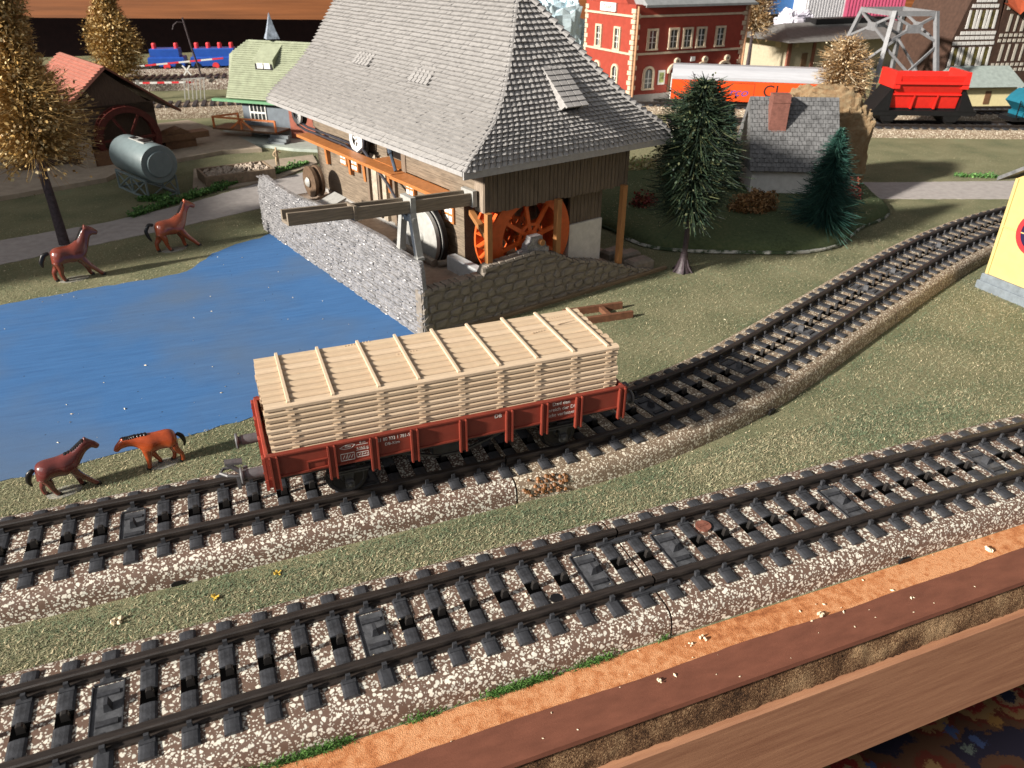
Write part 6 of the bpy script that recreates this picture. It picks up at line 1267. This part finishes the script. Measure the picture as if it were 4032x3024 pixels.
wi = build1('window', M_WHITEPL, gh, lambda m: m.box(2.7, 4.2, .22, .3, 1.25, 2.75)); build1('panes', M_GLASS, wi, lambda m: [m.box(2.8 + .35 * a, 3.05 + .35 * a, .19, .22, 1.35 + .7 * b, 1.9 + .7 * b) for a in range(4) for b in range(2)], kind='stuff')
build1('balcony_floor', M_BROWNPL, gh, lambda m: m.box(.3, 6.2, -1.6, .3, .82, .95))
M_RAILO = mat('rail_orange', (.62, .20, .07), .5, .1, 4)
for a, b in (((.4, -1.5, 1.75), (6.1, -1.5, 1.75)), ((.4, -1.5, .9), (.4, -1.5, 1.78)), ((6.1, -1.5, .9), (6.1, -1.5, 1.78)), ((.4, -1.5, 1.75), (1.6, .2, 1.8)), ((3.0, -1.5, .92), (3.0, -1.5, 1.75)), ((3.0, -1.5, 1.7), (2.0, -1.5, .95)), ((3.0, -1.5, 1.7), (4.0, -1.5, .95)), ((1.6, .1, .9), (1.6, .1, 1.8))): build1('balcony_rail', M_RAILO, gh, lambda m: m.bar(a, b, .13))
for k in range(4): build1('step', mat('step_grey', (.17, .19, .20), .6, .1, 3), gh, lambda m: m.box(5.6, 7.2, -1.6 - .3 * k, -1.3 - .3 * k, .0, .75 - .2 * k))
build1('base_slab', mat('slab_grey_green', (.33, .37, .33), .7, .12, 1.5, .05, 10), gh, lambda m: m.add([(x, y, z) for z in (.22, 0) for x, y in ((-.6, -.6), (.6, -2.2), (8.5, -3.0), (11, -2.6), (11, 7), (-.2, 7))], [tuple(range(6))] + [(i, i + 6, (i + 1) % 6 + 6, (i + 1) % 6) for i in range(6)]))
# far tracks, barriers, toys
simple_track('t', 'nearer far track behind the barn and the green house', [(-60, 74), (-30, 70.5), (-14, 68.3), (-4, 67.2), (8, 66.6), (20, 66)], M_BALL2, h=1.0)
simple_track('t', 'middle far track with grassy stone side behind the green house', [(-60, 92), (-30, 87.5), (-14, 85.3), (-4, 83.6), (8, 82.4), (20, 81.8)], M_BALL, h=1.15)
simple_track('t', 'farthest track with the blue toy wagons at the back left', [(-60, 106), (-30, 101), (-14, 97.4), (-4, 95.4), (8, 93.6), (20, 92)], M_BALL, z=.0, h=.75)
M_TOYB = mat('toy_blue', (.02, .085, .40), .35, .08, 2, 0, 10, .5); M_PEG = mat('peg_red', (.72, .05, .06), .4, .08, 3)
for x, y, L, n, lb in ((-9.9, 96.4, 4.1, 2, 'shorter blue toy wagon with two red pegs'), (-4.4, 95.3, 5.6, 4, 'longer blue toy wagon with four red pegs')):
    t = thing('toy_wagon', lb, 'toy wagon', (x, y, .72), math.radians(-11), 'blue toy wagons at the back')
    build1('body', M_TOYB, t, lambda m: (m.box(-L / 2, L / 2, -1.2, 1.2, .2, 1.2, ch=.1), m.box(-L / 2 + .3, L / 2 - .5, -1.0, 1.0, 1.2, 2.1, ch=.08)))
    for k in range(n): build1('peg', M_PEG, t, lambda m: m.lathe([(.26, 2.1), (.26, 2.55), (.2, 2.68), (1e-3, 2.7)], (-L / 2 + .75 + k * (L - 1.6) / (n - 1), 0, 0), 'z', 12))
    for k in range(3): build1('wheel', M_PEG if k % 2 else M_BLACK, t, lambda m: m.cyl((-L / 2 + .7 + k * (L - 1.4) / 2, -1.1, .2), .4, .3, 'y', 14))
for lb, a, b in (('raised red and white barrier pole in front of the blue toy wagons', (-13.5, 90.5, 1.6), (-3.9, 88.3, 2.4)), ('lowered red and white barrier pole at the left level crossing', (-13, 77.5, 1.6), (-7.6, 76.5, 1.6))):
    a, b = Vector(a), Vector(b); t = thing('barrier', lb, 'barrier', tuple(a), 0, 'level crossing barriers'); d = b - a; N_ = 8
    for k in range(N_): build1('pole_band', M_PEG if k % 2 else M_WHITEPL, t, lambda m: m.bar(d * (k / N_), d * ((k + 1) / N_), .16, .16))
    build1('post', M_GREYPL, t, lambda m: m.bar((.2, 0, -a.z), (.2, 0, .25), .3))
gt_ = thing('crossing_gate', 'small grey lattice gate with a white cross sign by the level crossing', 'gate', (-7.6, 76.3, 0), math.radians(-12))
build1('lattice', M_GREYPL, gt_, lambda m: [m.bar((-1.1 + .38 * k, 0, 0), (-1.1 + .38 * k + .25, 0, 2.0), .09) for k in range(6)] + [m.bar((-1.1, 0, 1.9), (1.2, 0, 2.0), .1)]); build1('cross_sign', M_WHITEPL, gt_, lambda m: (m.bar((-.75, -.1, 2.3), (-.05, -.1, 3.2), .13), m.bar((-.05, -.1, 2.3), (-.75, -.1, 3.2), .13)))
pl = thing('lamp_post', 'thin leaning dark pole with a curved hook near its top left', 'pole', (-6.9, 82.0, 1.1)); build1('pole', M_TRUNK, pl, lambda m: m.tube([(.3, 0, 0), (-.25, 0, 3.2), (-.6, 0, 6.0)], [.1, .1, .09], 7)); build1('hook', M_TRUNK, pl, lambda m: m.tube([(-.55, 0, 5.5), (-1.2, 0, 5.6), (-1.6, 0, 5.3), (-1.75, 0, 4.9)], .06, 6))
# wooden furniture behind the table; its back panel paints the gap's darkness
sf = thing('wooden_shelf', 'long orange brown wooden beam with a deep dark gap below at the back', 'shelf', (-8, 124, 0), math.radians(-20.5))
M_BEAM = mat('beam_wood', (.20, .07, .022), .5, .22, 1.0, .12, 6, .3, stretch=(.05, 1.6, 1.6))
build1('beam', M_BEAM, sf, lambda m: m.box(-70, 130, 0, 4, 4.05, 7.0, ch=.2)); build1('upper_board', M_BEAM, sf, lambda m: m.box(-70, 130, .9, 12, 6.95, 40))
build1('back_panel', mat('gap_shade', (.035, .012, .008), .7, .2, 1), sf, lambda m: (m.box(-70, 130, 26, 27, -40, 45)))

# unseen box added beyond the left edge to shade far bank, path and barn
bx = thing('cardboard_box', 'plain brown box added out of view at the left to cast shade', 'box', (-44, 36, 0)); build1('shade_block', mat('cardboard', (.40, .28, .17), .8, .1, 2, .1, 10), bx, lambda m: m.box(-4, 4, -13, 21, 0, 15.2, ch=.1))
